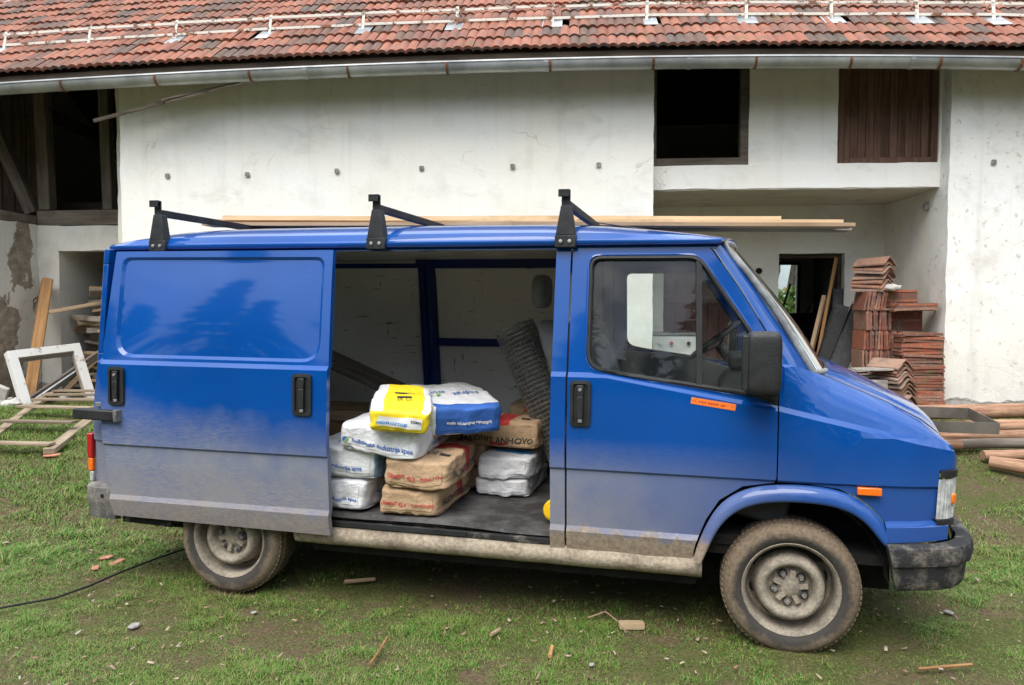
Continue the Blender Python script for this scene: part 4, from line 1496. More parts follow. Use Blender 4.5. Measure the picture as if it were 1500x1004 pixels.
# wheels
def make_wheel():
    mb = MB()
    mb.lathe([(0.218, -0.004), (0.2205, -0.010), (0.214, -0.016), (0.205, -0.010), (0.198, 0.008), (0.196, 0.070), (0.192, 0.120), (0.178, 0.126), (0.163, 0.110), (0.155, 0.055),
              (0.147, 0.006), (0.135, -0.010), (0.120, -0.012), (0.108, -0.002), (0.100, 0.022), (0.094, 0.040), (0.062, 0.034), (0.046, 0.022), (0.036, 0.010), (0.0, 0.006)], 48, 'Y')
    mb.lathe([(0.218, -0.004), (0.20, 0.10), (0.20, 0.20)], 48, 'Y')
    w = mb.build('wheel', 'rim_mud', van, smooth=50)
    tb_ = MB()
    prof = [(0.205, 0.012), (0.216, -0.012), (0.226, -0.020), (0.245, -0.026), (0.262, -0.026), (0.280, -0.018), (0.293, -0.004), (0.299, 0.008), (0.304, 0.030), (0.307, 0.075), (0.307, 0.12), (0.304, 0.165), (0.293, 0.20), (0.262, 0.22), (0.21, 0.19)]
    tb_.lathe(prof, 72, 'Y')
    # shoulder tread blocks
    for k in range(72):
        a = 2 * math.pi * k / 72
        for yy, r0, w_, l_ in ((0.024, 0.2995, 0.030, 0.016), (0.068, 0.3045, 0.040, 0.018), (0.118, 0.3045, 0.040, 0.018)):
            an = a + (0.02 if yy > 0.05 else 0)
            rot = Matrix.Rotation(-an, 3, 'Y')
            tb_.box((r0 * math.cos(an), yy, r0 * math.sin(an)), (0.012, w_, l_), rot)
    tb_.build('tyre', 'tyre', w, smooth=35)
    for k in range(5):
        a = R(90 + 72 * k + 36)
        px_, pz_ = 0.068 * math.cos(a), 0.068 * math.sin(a)
        nb = MB()
        nb.lathe([(0.0, 0.002), (0.0085, 0.002), (0.0105, 0.006), (0.0105, 0.034)], 6, 'Y', (px_, 0.0, pz_))
        nb.lathe([(0.0145, 0.034), (0.0145, 0.026), (0.0105, 0.026)], 14, 'Y', (px_, 0.0, pz_))
        nb.build('lug_bolt', 'bumper_grey', w)
        pk = MB()
        pk.lathe([(0.0, 0.0285), (0.021, 0.0285), (0.0215, 0.034)], 16, 'Y', (px_, 0.0, pz_))
        pk.build('bolt_pocket', 'sill_dirty', w)
    hb = MB()
    star = []
    for k in range(10):
        a = R(90 + 36 * k + 36)
        r_ = 0.040 if k % 2 == 0 else 0.088
        star += [(r_ * math.cos(a + q), r_ * math.sin(a + q)) for q in ((-0.16, 0.16) if k % 2 else (-0.3, 0.3))]
    hb.prism(star, lambda x, z: (x * 0.90, 0.010, z * 0.90), lambda x, z: (x, 0.040, z))
    hb.build('hub', 'rim_mud', w, bevel=0.003)
    for k in range(8):
        a = R(22.5 + 45 * k)
        hb = MB()
        pts = [(0.1685 + 0.0095 * math.cos(q), 0.105 * math.sin(q)) for q in np.linspace(0, 2 * math.pi, 14, endpoint=False)]
        hb.add([(r_ * math.cos(a + d_ * 1.4), 0.1135, r_ * math.sin(a + d_ * 1.4)) for r_, d_ in pts], [tuple(range(14))])
        hb.build('vent_hole', 'chassis', w)
    return w
w0 = make_wheel()
w0.location = (0.0, 0.035, 0.305)
w0.rotation_euler = (0, R(8), 0)
w1 = copy_tree(w0, van); w1.location = (-2.9, 0.045, 0.305); w1.rotation_euler = (0, R(-25), 0)
w2 = copy_tree(w0, van); w2.location = (0.0, VW - 0.035, 0.305); w2.rotation_euler = (0, R(50), R(180))
w3 = copy_tree(w0, van); w3.location = (-2.9, VW - 0.045, 0.305); w3.rotation_euler = (0, R(20), R(180))

# roof skin
rp = [(0.120, 0.000), (0.122, 0.012), (0.128, 0.016), (0.138, 0.034), (0.150, 0.050), (0.175, 0.060), (0.26, 0.086), (0.38, 0.110), (0.52, 0.124), (0.75, 0.136), (0.98, 0.140)]
rp = rp + [(VW - y, h) for y, h in rp[-2::-1]]
def crown(s):
    f = lerp_pts(s, [(-1.6, 1.0), (-1.2, 0.965), (-0.9, 0.84), (-0.65, 0.62), (-0.45, 0.40), (-0.36, 0.22), (-0.30, 0.12)])
    b = lerp_pts(s, [(-3.69, 0.10), (-3.65, 0.34), (-3.60, 0.54), (-3.50, 0.74), (-3.36, 0.89), (-3.12, 0.97), (-2.9, 1.0)])
    return f * b
mb = MB()
rows = []
for s in list(np.linspace(-3.69, -3.36, 9)) + list(np.linspace(-3.3, -1.6, 18)) + list(np.linspace(-1.5, -0.335, 20)):
    row = []
    for y, h in rp:
        k = crown(s)
        edge = min(1.0, h / 0.03)
        hh = 1.886 + (h * k if h > 0.02 else h * (0.5 + 0.5 * k))
        t = 1 - ((y - 0.98) / 0.86) ** 2
        s2 = s
        if s > -0.9: s2 = s + 0.10 * t * smoothstep(-0.9, -0.335, s)
        if s < -3.4: s2 = s - 0.03 * t * (1 - smoothstep(-3.69, -3.3, s))
        row.append((s2, y, hh))
    rows.append(row)
mb.grid(rows)
rf = mb.build('roof', 'paint_clean', van, smooth=24, fix=False)
sm = rf.modifiers.new('thick', 'SOLIDIFY'); sm.thickness = 0.02; sm.offset = -1
for far in (False, True):
    f = (lambda y: VW - y) if far else (lambda y: y)
    mb = MB()
    mb.beam((-3.685, f(0.112), 1.887), (-0.335, f(0.112), 1.889), 0.022, 0.012)
    mb.build('drip_rail', 'paint_inner', van, bevel=0.003)
mb = MB()
mb.grid([[(s, y, 1.90 + 0.04 * (1 - ((y - 0.98) / 0.85) ** 2)) for y in np.linspace(0.16, VW - 0.16, 12)] for s in (-3.68, -2.0, -0.42)])
mb.build('headlining', 'liner', van, smooth=60, fix=False)
# rear end: two doors with windows, lamps, bumper
for k, (y0, y1) in enumerate(((0.06, 0.975), (0.985, VW - 0.06))):
    mb = MB()
    for h0, h1 in ((0.50, 1.30), (1.80, 1.885)):
        mb.bx(-3.79, -3.755, y0, y1, h0, h1)
    mb.bx(-3.79, -3.755, y0, y0 + 0.16, 1.30, 1.80); mb.bx(-3.79, -3.755, y1 - 0.16, y1, 1.30, 1.80)
    mb.v = [(x + (0.10 * max(0.0, (z - 0.85)) / 1.03), y, z) for x, y, z in mb.v]
    rd = mb.build('rear_door', 'paint', van, bevel=0.005)
    mb = MB(); mb.bx(-3.775, -3.77, y0 + 0.16, y1 - 0.16, 1.30, 1.80); mb.v = [(x + (0.10 * (z - 0.85) / 1.03), y, z) for x, y, z in mb.v]; mb.build('pane', 'glass', rd)
for far in (False, True):
    f = (lambda y: VW - y) if far else (lambda y: y)
    tl = MB()
    tl.bx(-3.812, -3.776, min(f(0.035), f(0.16)), max(f(0.035), f(0.16)), 0.70, 0.84)
    tlo = tl.build('tail_lamp', 'red_lens', van, bevel=0.006)
    tl = MB()
    tl.bx(-3.808, -3.776, min(f(0.037), f(0.16)), max(f(0.037), f(0.16)), 0.625, 0.698)
    tl.build('indicator_lens', 'orange_lens', tlo, bevel=0.005)
    tl = MB()
    tl.bx(-3.800, -3.776, min(f(0.04), f(0.16)), max(f(0.04), f(0.16)), 0.565, 0.622)
    tl.build('reverse_lens', 'clear_lens', tlo, bevel=0.005)
bp = [(0.05, 0.560), (0.0, 0.566), (-0.028, 0.548), (-0.030, 0.470), (-0.022, 0.455), (-0.014, 0.375), (0.03, 0.365)]
path = [(-3.585, -0.002, 0, -1), (-3.70, 0.0, 0, -1), (-3.765, 0.02, -0.5, -0.85), (-3.80, 0.07, -0.9, -0.4), (-3.815, 0.3, -1, 0)]
path = path + [(p[0], VW - p[1], p[2], -p[3]) for p in path[::-1]]
mb = MB()
rows = [[(s - nx * o, y - ny * o, h) for o, h in bp] for s, y, nx, ny in path]
mb.grid(rows)
mb.add(rows[0], [tuple(range(len(bp)))]); mb.add(rows[-1], [tuple(range(len(bp)))])
rb = mb.build('rear_bumper', 'bumper_grey', van, smooth=35)
mb = MB()
mb.lathe([(0.0, 0.0), (0.013, 0.0)], 12, 'Y', (-3.655, -0.0315, 0.505))
mb.build('bumper_hole', 'chassis', rb)
mb = MB()
mb.beam((-3.58, 0.05, 0.372), (-3.26, 0.05, 0.362), 0.03, 0.05)
mb.build('rear_skirt', 'sill_dirty', van, bevel=0.004)
# hinge arm of the sliding door
mb = MB()
mb.beam((-3.765, SD - 0.022, 0.975), (-3.50, SD - 0.022, 0.972), 0.045, 0.058)
ha = mb.build('door_runner', 'black_plastic', van, bevel=0.008)
mb = MB()
mb.bx(-3.50, -3.478, SD - 0.050, SD + 0.0, 0.938, 1.006)
mb.build('runner_end', 'bumper_grey', ha, bevel=0.006)
mb = MB()
mb.bx(-3.69, -3.62, -0.03, 0.01, 1.005, 1.03)
mb.build('runner_bracket', 'grey_metal', ha, bevel=0.003)

# door handles: recessed cup, grip, lock
def handle(s0, s1, h0, h1, yo, parent, lock=True):
    mb = MB()
    w, hgt = s1 - s0, h1 - h0
    cx_, cz = (s0 + s1) / 2, (h0 + h1) / 2
    out = round_poly([(s0, h0), (s1, h0), (s1, h1), (s0, h1)], 0.02)
    inn = round_poly([(s0 + 0.014, h0 + 0.016), (s1 - 0.014, h0 + 0.016), (s1 - 0.014, h1 - 0.016), (s0 + 0.014, h1 - 0.016)], 0.014)
    n = len(out)
    rows = [[(a, yo + 0.004, b) for a, b in out], [(a, yo - 0.010, b) for a, b in out], [(a, yo - 0.012, b) for a, b in inn], [(a, yo + 0.0, b) for a, b in inn]]
    for r_ in rows: r_.append(r_[0])
    mb.grid(rows)
    mb.add(rows[3][:-1], [tuple(range(n))])
    h = mb.build('door_handle', 'black_plastic', parent, smooth=40)
    g = MB()
    g.bx(cx_ - 0.016, cx_ + 0.014, yo - 0.020, yo - 0.006, h0 + 0.035, h1 - 0.075)
    g.bx(cx_ - 0.018, cx_ + 0.016, yo - 0.018, yo - 0.004, h1 - 0.076, h1 - 0.022)
    g.build('grip', 'black_plastic', h, bevel=0.004)
    if lock:
        g = MB()
        g.lathe([(0.0, yo - 0.023), (0.008, yo - 0.023), (0.009, yo - 0.018)], 12, 'Y', (cx_, 0, h1 - 0.042))
        g.build('lock', 'steel_bolt', h)
    g = MB()
    g.bx(cx_ - 0.010, cx_ + 0.010, yo - 0.0165, yo - 0.006, h0 + 0.018, h0 + 0.034)
    g.build('catch', 'grey_metal', h, bevel=0.002)
handle(-1.020, -0.922, 1.018, 1.236, -0.009, fdoor)
handle(-3.552, -3.455, 1.030, 1.238, SD - 0.009, sdoor)
handle(-2.442, -2.338, 1.018, 1.232, SD - 0.009, sdoor, False)
# orange sticker with a line of small print
rot = Matrix.Rotation(R(7.5), 3, 'Y')
mb = MB()
mb.box((-0.360, side_y(-0.36, 1.146) - 0.002, 1.147), (0.200, 0.002, 0.030), rot)
stk = mb.build('sticker', 'sticker', fdoor)
mb = MB()
xk = -0.066
for k in range(17):                   # small print too blurred to read
    w_ = random.uniform(0.004, 0.008)
    if k not in (5, 13):
        q = rot @ Vector((xk + w_ / 2, 0, random.uniform(-0.001, 0.001)))
        mb.box((-0.360 + q.x, side_y(-0.36, 1.146) - 0.0036, 1.147 + q.z), (w_ * 0.8, 0.001, random.uniform(0.006, 0.009)), rot)
    xk += w_ + 0.0012
for k in (-0.088, -0.080, 0.085):
    q = rot @ Vector((k, 0, 0.001))
    mb.box((-0.360 + q.x, side_y(-0.36, 1.146) - 0.0036, 1.147 + q.z), (0.003, 0.001, 0.006), rot)
mb.build('lettering', 'print_red', stk, fix=False)

# mirror
mb = soft_box((0.145, 0.13, 0.272), 7.0, 12, None, None, None, (-0.156, -0.150, 1.352))
mir = mb.build('door_mirror', 'black_plastic', van, smooth=60, weld=True)
mb = MB()
mb.bx(-0.2295, -0.222, -0.195, -0.105, 1.245, 1.455)
mb.build('mirror_glass', 'clear_lens', mir)
mb = MB()
for a in ((-0.246, -0.222, -0.212, -0.197, 1.235, 1.468), (-0.246, -0.222, -0.103, -0.09, 1.235, 1.468), (-0.246, -0.222, -0.197, -0.103, 1.456, 1.468), (-0.246, -0.222, -0.197, -0.103, 1.235, 1.247)):
    mb.bx(*a)
mb.build('mirror_rim', 'black_plastic', mir, bevel=0.003)
mb = MB()
mb.prism([(-0.225, 1.205), (-0.080, 1.150), (-0.080, 1.30), (-0.13, 1.40), (-0.17, 1.34)], lambda s, h: (s, 0.012, h), lambda s, h: (s, -0.018, h))
mb.prism([(-0.220, 1.222), (-0.092, 1.172), (-0.092, 1.235), (-0.20, 1.235)], lambda s, h: (s, -0.018, h), lambda s, h: (s, -0.15, h + 0.01))
mb.build('mirror_arm', 'black_plastic', mir, bevel=0.006)
mb = soft_box((0.145, 0.13, 0.272), 7.0, 8, None, None, None, (-0.156, VW + 0.150, 1.352))
mb.prism([(-0.220, 1.222), (-0.092, 1.172), (-0.092, 1.235), (-0.20, 1.235)], lambda s, h: (s, VW - 0.02, h), lambda s, h: (s, VW + 0.15, h + 0.01))
mb.build('door_mirror', 'black_plastic', van, smooth=60)

# ---- interior
def far_y(h, o=0.05): return VW - side_y(-2.0, h) - o
mb = MB()
for s0, s1 in ((-3.70, -2.44), (-2.44, -1.10)):
    rows = [[(s, far_y(h, 0.075 if s1 < -2 else 0.055), h) for s in np.linspace(s0, s1, 6)] for h in np.linspace(0.49, 1.90, 10)]
    mb.grid(rows)
mb.build('cargo_lining', 'cargo_panel', van, fix=False)
mb = MB()
mb.grid([[(-3.72, y, h) for y in (0.1, VW - 0.1)] for h in (0.49, 1.3)])
mb.build('rear_lining', 'cargo_panel', van, fix=False)
fr = MB()
def fpt(s, h, o): return (s, far_y(h, o), h)
def fbar(a, b, w, dpt=0.035, o=0.075):
    fr.beam(fpt(*a, o), fpt(*b, o), dpt, w)
fr.beam(fpt(-2.392, 0.50, 0.085), fpt(-2.422, 1.90, 0.085), 0.05, 0.045)
fr.beam(fpt(-2.33, 0.50, 0.078), fpt(-2.36, 1.87, 0.078), 0.04, 0.10)
fr.build('side_frame', 'paint_inner', van, bevel=0.01)
fr = MB()
fr.beam(fpt(-2.46, 1.885, 0.10), fpt(-1.12, 1.885, 0.10), 0.05, 0.075)
fr.beam(fpt(-2.34, 1.305, 0.08), fpt(-1.12, 1.305, 0.08), 0.035, 0.055)
fr.build('side_rail', 'paint_inner', van, bevel=0.01)
fr = MB()
fr.bx(-2.2, -1.3, far_y(0.65) - 0.012, far_y(0.65) + 0.0, 0.49, 0.80)
fr.build('kick_panel', 'cargo_panel', van)
fr = MB()
fr.beam((-1.05, VW - 0.115, 0.50), (-1.05, VW - 0.20, 1.90), 0.05, 0.17)
fr.build('far_pillar', 'trim_grey', van, bevel=0.01)
# cab trim, dash, seats, steering wheel
mb = MB()
mb.prism([(-1.02, 0.5), (-0.1, 0.5), (-0.1, 1.14), (-0.50, 1.245), (-0.80, 1.262), (-1.02, 1.275)], lambda s, h: (s, VW - 0.10, h), lambda s, h: (s, VW - 0.065, h))
mb.build('door_trim', 'trim_grey', van, bevel=0.01)
mb = MB()
mb.prism([(-1.02, 0.5), (-0.50, 0.5), (-0.46, 0.76), (-0.1, 0.84), (-0.1, 1.12), (-0.80, 1.235), (-1.02, 1.245)], lambda s, h: (s, 0.050, h), lambda s, h: (s, 0.085, h))
mb.build('door_trim', 'trim_grey', van, bevel=0.01)
mb = MB()
mb.prism([(-0.30, 0.62), (-0.02, 0.55), (0.10, 1.22), (-0.05, 1.235), (-0.22, 1.19), (-0.30, 1.10)], lambda s, h: (s, 0.13, h), lambda s, h: (s, VW - 0.13, h))
dash = mb.build('dashboard', 'seat_dark', van, bevel=0.02)
mb = soft_box((0.24, 0.36, 0.10), 5, 8, None, None, None, (-0.14, 1.42, 1.255))
mb.build('instrument_hood', 'seat_dark', dash, smooth=60)
def torus_wheel():
    c_ = Vector((-0.335, 1.43, 1.375))
    ax = Vector((0.285, 0, 0.225)).normalized()
    u = ax
    v = Vector((0, 1, 0))
    pts = [c_ + u * 0.185 * math.cos(a) + v * 0.185 * math.sin(a) for a in np.linspace(0, 2 * math.pi, 32, endpoint=False)]
    mb = MB()
    mb.tube(pts, 0.013, 8, True)
    nrm = u.cross(v).normalized()
    if nrm.z > 0: nrm = -nrm
    hub = c_ + nrm * 0.045
    for a in (0.4, math.pi - 0.4, math.pi * 1.5):
        mb.tube([c_ + u * 0.185 * math.sin(a) * 1 + v * 0.185 * math.cos(a), hub], 0.010, 6)
    mb.tube([hub - nrm * 0.01, hub + nrm * 0.30], 0.03, 10)
    mb.build('steering_wheel', 'black_plastic', van, smooth=50)
torus_wheel()
def seat(name, s, y, w, mat, head=True, top=1.60, lean=0.17):
    e = empty(name, (s, y, 0.52), (0, 0, 0), van)
    def dfm(q, p):
        z = q.z
        q = q.copy()
        q.x -= lean * (z + 0.34) / 0.68 * 0.9
        q.x += 0.035 * math.sin((z / 0.68 + 0.5) * math.pi * 1.1)
        return q
    soft_box((0.15, w, top - 0.92), 4.0, 12, dfm, None, None, (0, 0, 0.30 + (top - 0.92) / 2 + 0.04)).build('backrest', mat, e, smooth=70, weld=True)
    soft_box((0.50, w, 0.16), 4.0, 10, None, None, None, (0.24, 0, 0.30)).build('cushion', mat, e, smooth=70, weld=True)
    mb = MB(); mb.bx(0.0, 0.45, -w / 2 + 0.04, w / 2 - 0.04, 0.0, 0.24); mb.build('seat_base', 'black_metal', e)
    if head:
        soft_box((0.10, 0.26, 0.20), 3.5, 8, None, None, None, (-lean - 0.03, 0, top - 0.52 + 0.11)).build('headrest', mat, e, smooth=70, weld=True)
seat('passenger_seat', -0.86, 0.46, 0.46, 'seat_grey', False, 1.56)
seat('middle_seat', -1.16, 0.92, 0.42, 'seat_grey', True, 1.56, 0.16)
seat('driver_seat', -0.98, 1.50, 0.48, 'seat_dark', True, 1.58)

# ---- roof bars on clamp feet
def roof_bar(s):
    e = empty('roof_bar', (s, 0, 0), (0, 0, 0), van)
    for far in (False, True):
        f = (lambda y: VW - y) if far else (lambda y: y)
        mb = MB()
        mb.bx(-0.052, 0.052, min(f(0.085), f(0.118)), max(f(0.085), f(0.118)), 1.872, 1.932)
        cf = mb.build('clamp', 'black_metal', e, bevel=0.004)
        for k in (-0.022, 0.022):
            bt = MB()
            bt.lathe([(0.0, f(0.078)), (0.009, f(0.079)), (0.010, f(0.085))], 10, 'Y', (k, 0, 1.902))
            bt.build('bolt', 'steel_bolt', cf)
        mb = MB()
        vs = []
        for z, hw_, y0, y1 in ((1.932, 0.048, 0.086, 0.145), (2.075, 0.024, 0.092, 0.145)):
            vs += [(-hw_, f(y0), z), (hw_, f(y0), z), (hw_, f(y1), z), (-hw_, f(y1), z)]
        mb.add(vs, [(3, 2, 1, 0), (4, 5, 6, 7), (0, 1, 5, 4), (1, 2, 6, 5), (2, 3, 7, 6), (3, 0, 4, 7)])
        mb.build('foot', 'black_metal', e, bevel=0.003)
        mb = MB()
        mb.bx(-0.022, 0.022, min(f(0.098), f(0.106)), max(f(0.098), f(0.106)), 2.06, 2.150)
        mb.bx(-0.034, 0.022, min(f(0.098), f(0.072)), max(f(0.098), f(0.072)), 2.140, 2.152)
        mb.bx(-0.034, 0.020, min(f(0.072), f(0.078)), max(f(0.072), f(0.078)), 2.115, 2.150)
        mb.build('side_stop', 'black_metal', e, bevel=0.004)
    mb = MB()
    mb.bx(-0.016, 0.016, 0.10, VW - 0.10, 2.066, 2.104)
    mb.build('cross_bar', 'black_metal', e, bevel=0.003)
for s in (-3.367, -2.060, -1.070):
    roof_bar(s)
mb = MB()
mb.tube([(-0.62, 0.98, 2.0), (-0.72, 0.98, 2.03), (-1.15, 0.96, 2.10)], [0.012, 0.006, 0.002], 8)
mb.build('aerial', 'black_metal', van)
# ---------------------------------------------------------------- cargo (built in van space, each piece a thing of its own)
bpy.context.view_layer.update()
_vm = van.matrix_world.copy()
def to_van(o, x, y, z, rx=0, ry=0, rz=0):
    o.matrix_world = _vm @ Matrix.Translation((x, y, z)) @ Matrix.Rotation(R(rz), 4, 'Z') @ Matrix.Rotation(R(ry), 4, 'Y') @ Matrix.Rotation(R(rx), 4, 'X')

def sack(name, label, group, dims, pos, rot, mats, matf, prints, seed, k=11.0, sag=0.0, crease=0.010):
    """dims: x along the van, y into the van, z up.  prints: (text, face, u, v, size, mat, flip)"""
    W_, L_, H_ = dims
    def dfm(q, p):
        q = q.copy()
        ex = max(abs(p[0]), abs(p[1]))
        # pillow: ends pinched, belly full
        q.z *= 1.0 - 0.10 * max(0, abs(p[1]) - 0.45) ** 1.5 * 2 - 0.06 * max(0, abs(p[0]) - 0.5)
        n1 = mnoise.noise_vector(Vector((q.x * 6 + seed, q.y * 5, q.z * 7)))
        n2 = mnoise.noise_vector(Vector((q.x * 17, q.y * 13 + seed, q.z * 20)))
        fl = mnoise.noise(Vector((q.x * 34 + seed, q.y * 9, q.z * 30)))
        edge = 0.35 + 0.65 * max(abs(p[0]), abs(p[1])) ** 3
        amp = 1.0 if p[2] > -0.98 else 0.1
        n3 = mnoise.noise(Vector((q.x * 4 + seed, q.y * 24, q.z * 9))) * mnoise.noise(Vector((q.x * 22, q.y * 6, q.z * 8 + seed)))
        q += (n1 * crease * 1.5 + n2 * crease * 0.8 * edge) * amp
        q.z += n3 * 0.016 * amp
        q.y += n3 * 0.010
        q.x += fl * 0.003 * edge
        q.z -= sag * (q.y / L_) ** 2 * 4 * H_
        q.z = max(q.z, -H_ / 2 + 0.002) if not sag else q.z
        return q
    e = empty(name)
    mb = soft_box(dims, k, 40, dfm, matf)
    body = mb.build('bag', mats, e, smooth=60, weld=True)
    groups = {}
    flap = mats[0] if name != 'waterproofing_sack' and 'solid blue end' not in label else mats[1]
    prints = [('#%.3fx%.3f' % (W_ * 0.80, H_ * 0.62), 'near', 0.0, 0.004, 0, flap, False)] + list(prints)
    for (txt, face, u, v, size, mt, flip) in prints:
        if txt == '*':                # round emblem
            a = [(u + size * math.cos(q), v + size * math.sin(q)) for q in np.linspace(0, math.pi, 9)] if not flip else [(u - size * math.cos(q), v - size * math.sin(q)) for q in np.linspace(0, math.pi, 9)]
            c45 = [((x - u) * 0.6 - (y - v) * 0.8 + u, (x - u) * 0.8 + (y - v) * 0.6 + v) for x, y in a]
            tvs, tfs = [Vector((x, y, 0)) for x, y in c45], [tuple(range(len(c45)))]
            pts = [(q.x, q.y) for q in tvs]
        elif txt.startswith('#'):     # solid printed block w x h
            w_, h_ = (float(q) for q in txt[1:].split('x'))
            nn = 10
            pts = [(u - w_ / 2 + w_ * i / nn, v - h_ / 2 + h_ * j / 3) for i in range(nn + 1) for j in range(4)]
            tfs = [(i * 4 + j, (i + 1) * 4 + j, (i + 1) * 4 + j + 1, i * 4 + j + 1) for i in range(nn) for j in range(3)]
        else:
            tvs, tfs = text_mesh(txt, size)
            sg = -1 if flip else 1
            pts = [(u + sg * q.x, v + sg * q.y) for q in tvs]
        out = []
        for (a, b) in pts:
            if face == 'near':   p = (2 * a / W_, -1, 2 * b / H_)
            elif face == 'right': p = (1, 2 * a / L_, 2 * b / H_)
            elif face == 'left': p = (-1, -2 * a / L_, 2 * b / H_)
            else:                 p = (2 * a / W_, 2 * b / L_, 1)
            p = tuple(max(-1, min(1, c)) for c in p)
            lift = 0.0085 if not txt.startswith('#') else (0.0042 if mt == flap else 0.0055)
            q = dfm(soft_pt(p, dims, k), p)
            nrm = Vector({'near': (0, -1, 0), 'right': (1, 0, 0), 'left': (-1, 0, 0)}.get(face, (0, 0, 1)))
            out.append((q + nrm * lift)[:])
        g = MB()
        g.add(out, tfs)
        g.build('end_flap' if mt == flap else 'print_block' if txt.startswith('#') else ('emblem' if txt == '*' else 'lettering'), mt, body, fix=False)
    to_van(e, pos[0], pos[1], pos[2] + H_ / 2, *rot)
    return tag(e, label, 'sack', group)

F0 = 0.490
def paper_mat(p):                     # red printed band across the middle of the upper face and side
    return 1 if (0.02 < p[1] < 0.42 and p[2] > -0.55 and p[1] * 0 == 0 and p[0] > -2) else 0
def paper_band_near(p):
    return 1 if -0.22 < p[0] < 0.30 and p[2] > -0.8 else 0
P_END = [('CEMENT 42,5 - OSNOVNI', 'near', 0.0, -0.012, 0.0265, 'print_red', False), ('SALONIT ANHOVO', 'right', 0.0, -0.012, 0.056, 'print_black', False)]
P_TOP = [('SALONIT', 'top', -0.02, -0.17, 0.045, 'print_black', True), ('ANHOVO', 'top', -0.02, -0.13, 0.045, 'print_black', True), ('#0.06x0.035', 'top', 0.115, -0.165, 0, 'print_black', False), ('cement', 'top', 0.05, 0.075, 0.04, 'print_white', True)]
sack('cement_sack', 'brown paper cement sack at the bottom of the front stack by the door sill', 'brown cement sacks', (0.335, 0.62, 0.152), (-1.880, 0.375, F0), (0, 0, 1), ['sack_paper', 'print_red'], paper_mat, P_END, 1.0)
sack('cement_sack', 'brown paper cement sack with red band, top of the front stack by the door sill', 'brown cement sacks', (0.350, 0.62, 0.168), (-1.835, 0.345, F0 + 0.146), (0, 0, 3), ['sack_paper', 'print_red'], paper_mat, P_END + P_TOP, 4.0)
sack('cement_sack', 'brown paper cement sack on the van floor, hidden behind the front stack', 'brown cement sacks', (0.34, 0.56, 0.135), (-1.80, 1.02, F0), (0, 0, -4), ['sack_paper', 'print_red'], paper_mat, P_END[1:], 7.0)
sack('cement_sack', 'brown paper cement sack lying second up behind the front stack', 'brown cement sacks', (0.36, 0.56, 0.155), (-1.80, 1.00, F0 + 0.132), (0, 0, -3), ['sack_paper', 'print_red'], paper_mat, P_END[1:] + P_TOP[:3], 10.0)
sack('cement_sack', 'brown paper cement sack lying crosswise above the small white bags', 'brown cement sacks', (0.50, 0.34, 0.165), (-1.560, 0.86, F0 + 0.262), (0, 1, -3), ['sack_paper', 'print_red'], paper_band_near,
     [('SALONIT ANHOVO', 'near', 0.0, -0.034, 0.052, 'print_black', False), ('SALONIT', 'top', 0.02, -0.06, 0.03, 'print_black', False), ('#0.06x0.03', 'top', 0.16, -0.07, 0, 'print_black', False)], 13.0)
sack('cement_sack', 'shaded brown cement sack farthest back beside the wire mesh roll', 'brown cement sacks', (0.50, 0.36, 0.16), (-1.40, 1.46, F0 + 0.28), (0, 0, 4), ['sack_paper', 'print_red'], lambda p: 1 if -0.6 < p[0] < -0.1 else 0, [], 16.0)
sack('cement_sack', 'shaded brown cement sack on the floor under the farthest back sack', 'brown cement sacks', (0.50, 0.36, 0.28), (-1.38, 1.47, F0), (0, 0, 1), ['sack_paper'], None, [], 17.0)
sw = 'white lime sacks'
LIME = 'Solkanska industrija apna'
sack('lime_sack', 'white sack on the floor behind the sliding door edge, under another white sack', sw, (0.41, 0.62, 0.180), (-2.315, 0.385, F0), (0, 0, 0), ['sack_white'], None,
     [(LIME, 'near', 0.01, -0.02, 0.030, 'print_blue', False), (LIME, 'right', 0.0, -0.01, 0.032, 'print_blue', False)], 20.0)
sack('lime_sack', 'white sack with blue end patch, second up behind the sliding door edge', sw, (0.43, 0.62, 0.176), (-2.27, 0.375, F0 + 0.174), (0, 1, 2), ['sack_white', 'print_faded'], lambda p: 1 if (p[0] > 0.97 and p[1] < -0.55) else 0,
     [(LIME, 'near', -0.02, -0.026, 0.030, 'print_blue', False), ('ario', 'top', -0.02, -0.20, 0.055, 'print_blue', True), ('*', 'top', 0.075, -0.195, 0.022, 'print_green', False)], 23.0)
sack('lime_sack', 'white sack with green and blue emblem lying under the yellow sack', sw, (0.435, 0.64, 0.165), (-2.020, 0.335, F0 + 0.325), (2, 5, 1), ['sack_white'], None,
     [(LIME, 'near', 0.030, -0.022, 0.034, 'print_blue', False), ('*', 'near', -0.178, -0.020, 0.016, 'print_blue', False), ('*', 'near', -0.176, -0.022, 0.016, 'print_green', True), (LIME, 'right', 0.04, -0.02, 0.036, 'print_blue', False)], 26.0)
sack('lime_sack', 'white sack with solid blue end lying highest on the load', sw, (0.41, 0.64, 0.175), (-1.80, 0.56, F0 + 0.425), (6, -1, 33), ['sack_white', 'print_blue'], lambda p: 1 if (p[1] < -0.80 and p[0] > -0.86 and p[2] > -0.9) else 0,
     [(LIME, 'near', 0.02, -0.012, 0.026, 'print_white', True), ('ario', 'top', -0.09, -0.02, 0.06, 'print_blue', True), ('*', 'top', -0.09, -0.085, 0.020, 'print_green', False), ('hidrat', 'top', 0.06, -0.07, 0.06, 'print_blue', True)], 29.0)
def yel(p):
    if p[2] > 0.9: return 1 if -0.62 < p[0] < 0.75 else 0
    if p[1] < -0.9: return 1
    if p[0] > 0.9: return 1 if p[1] < -0.2 else 0
    return 0
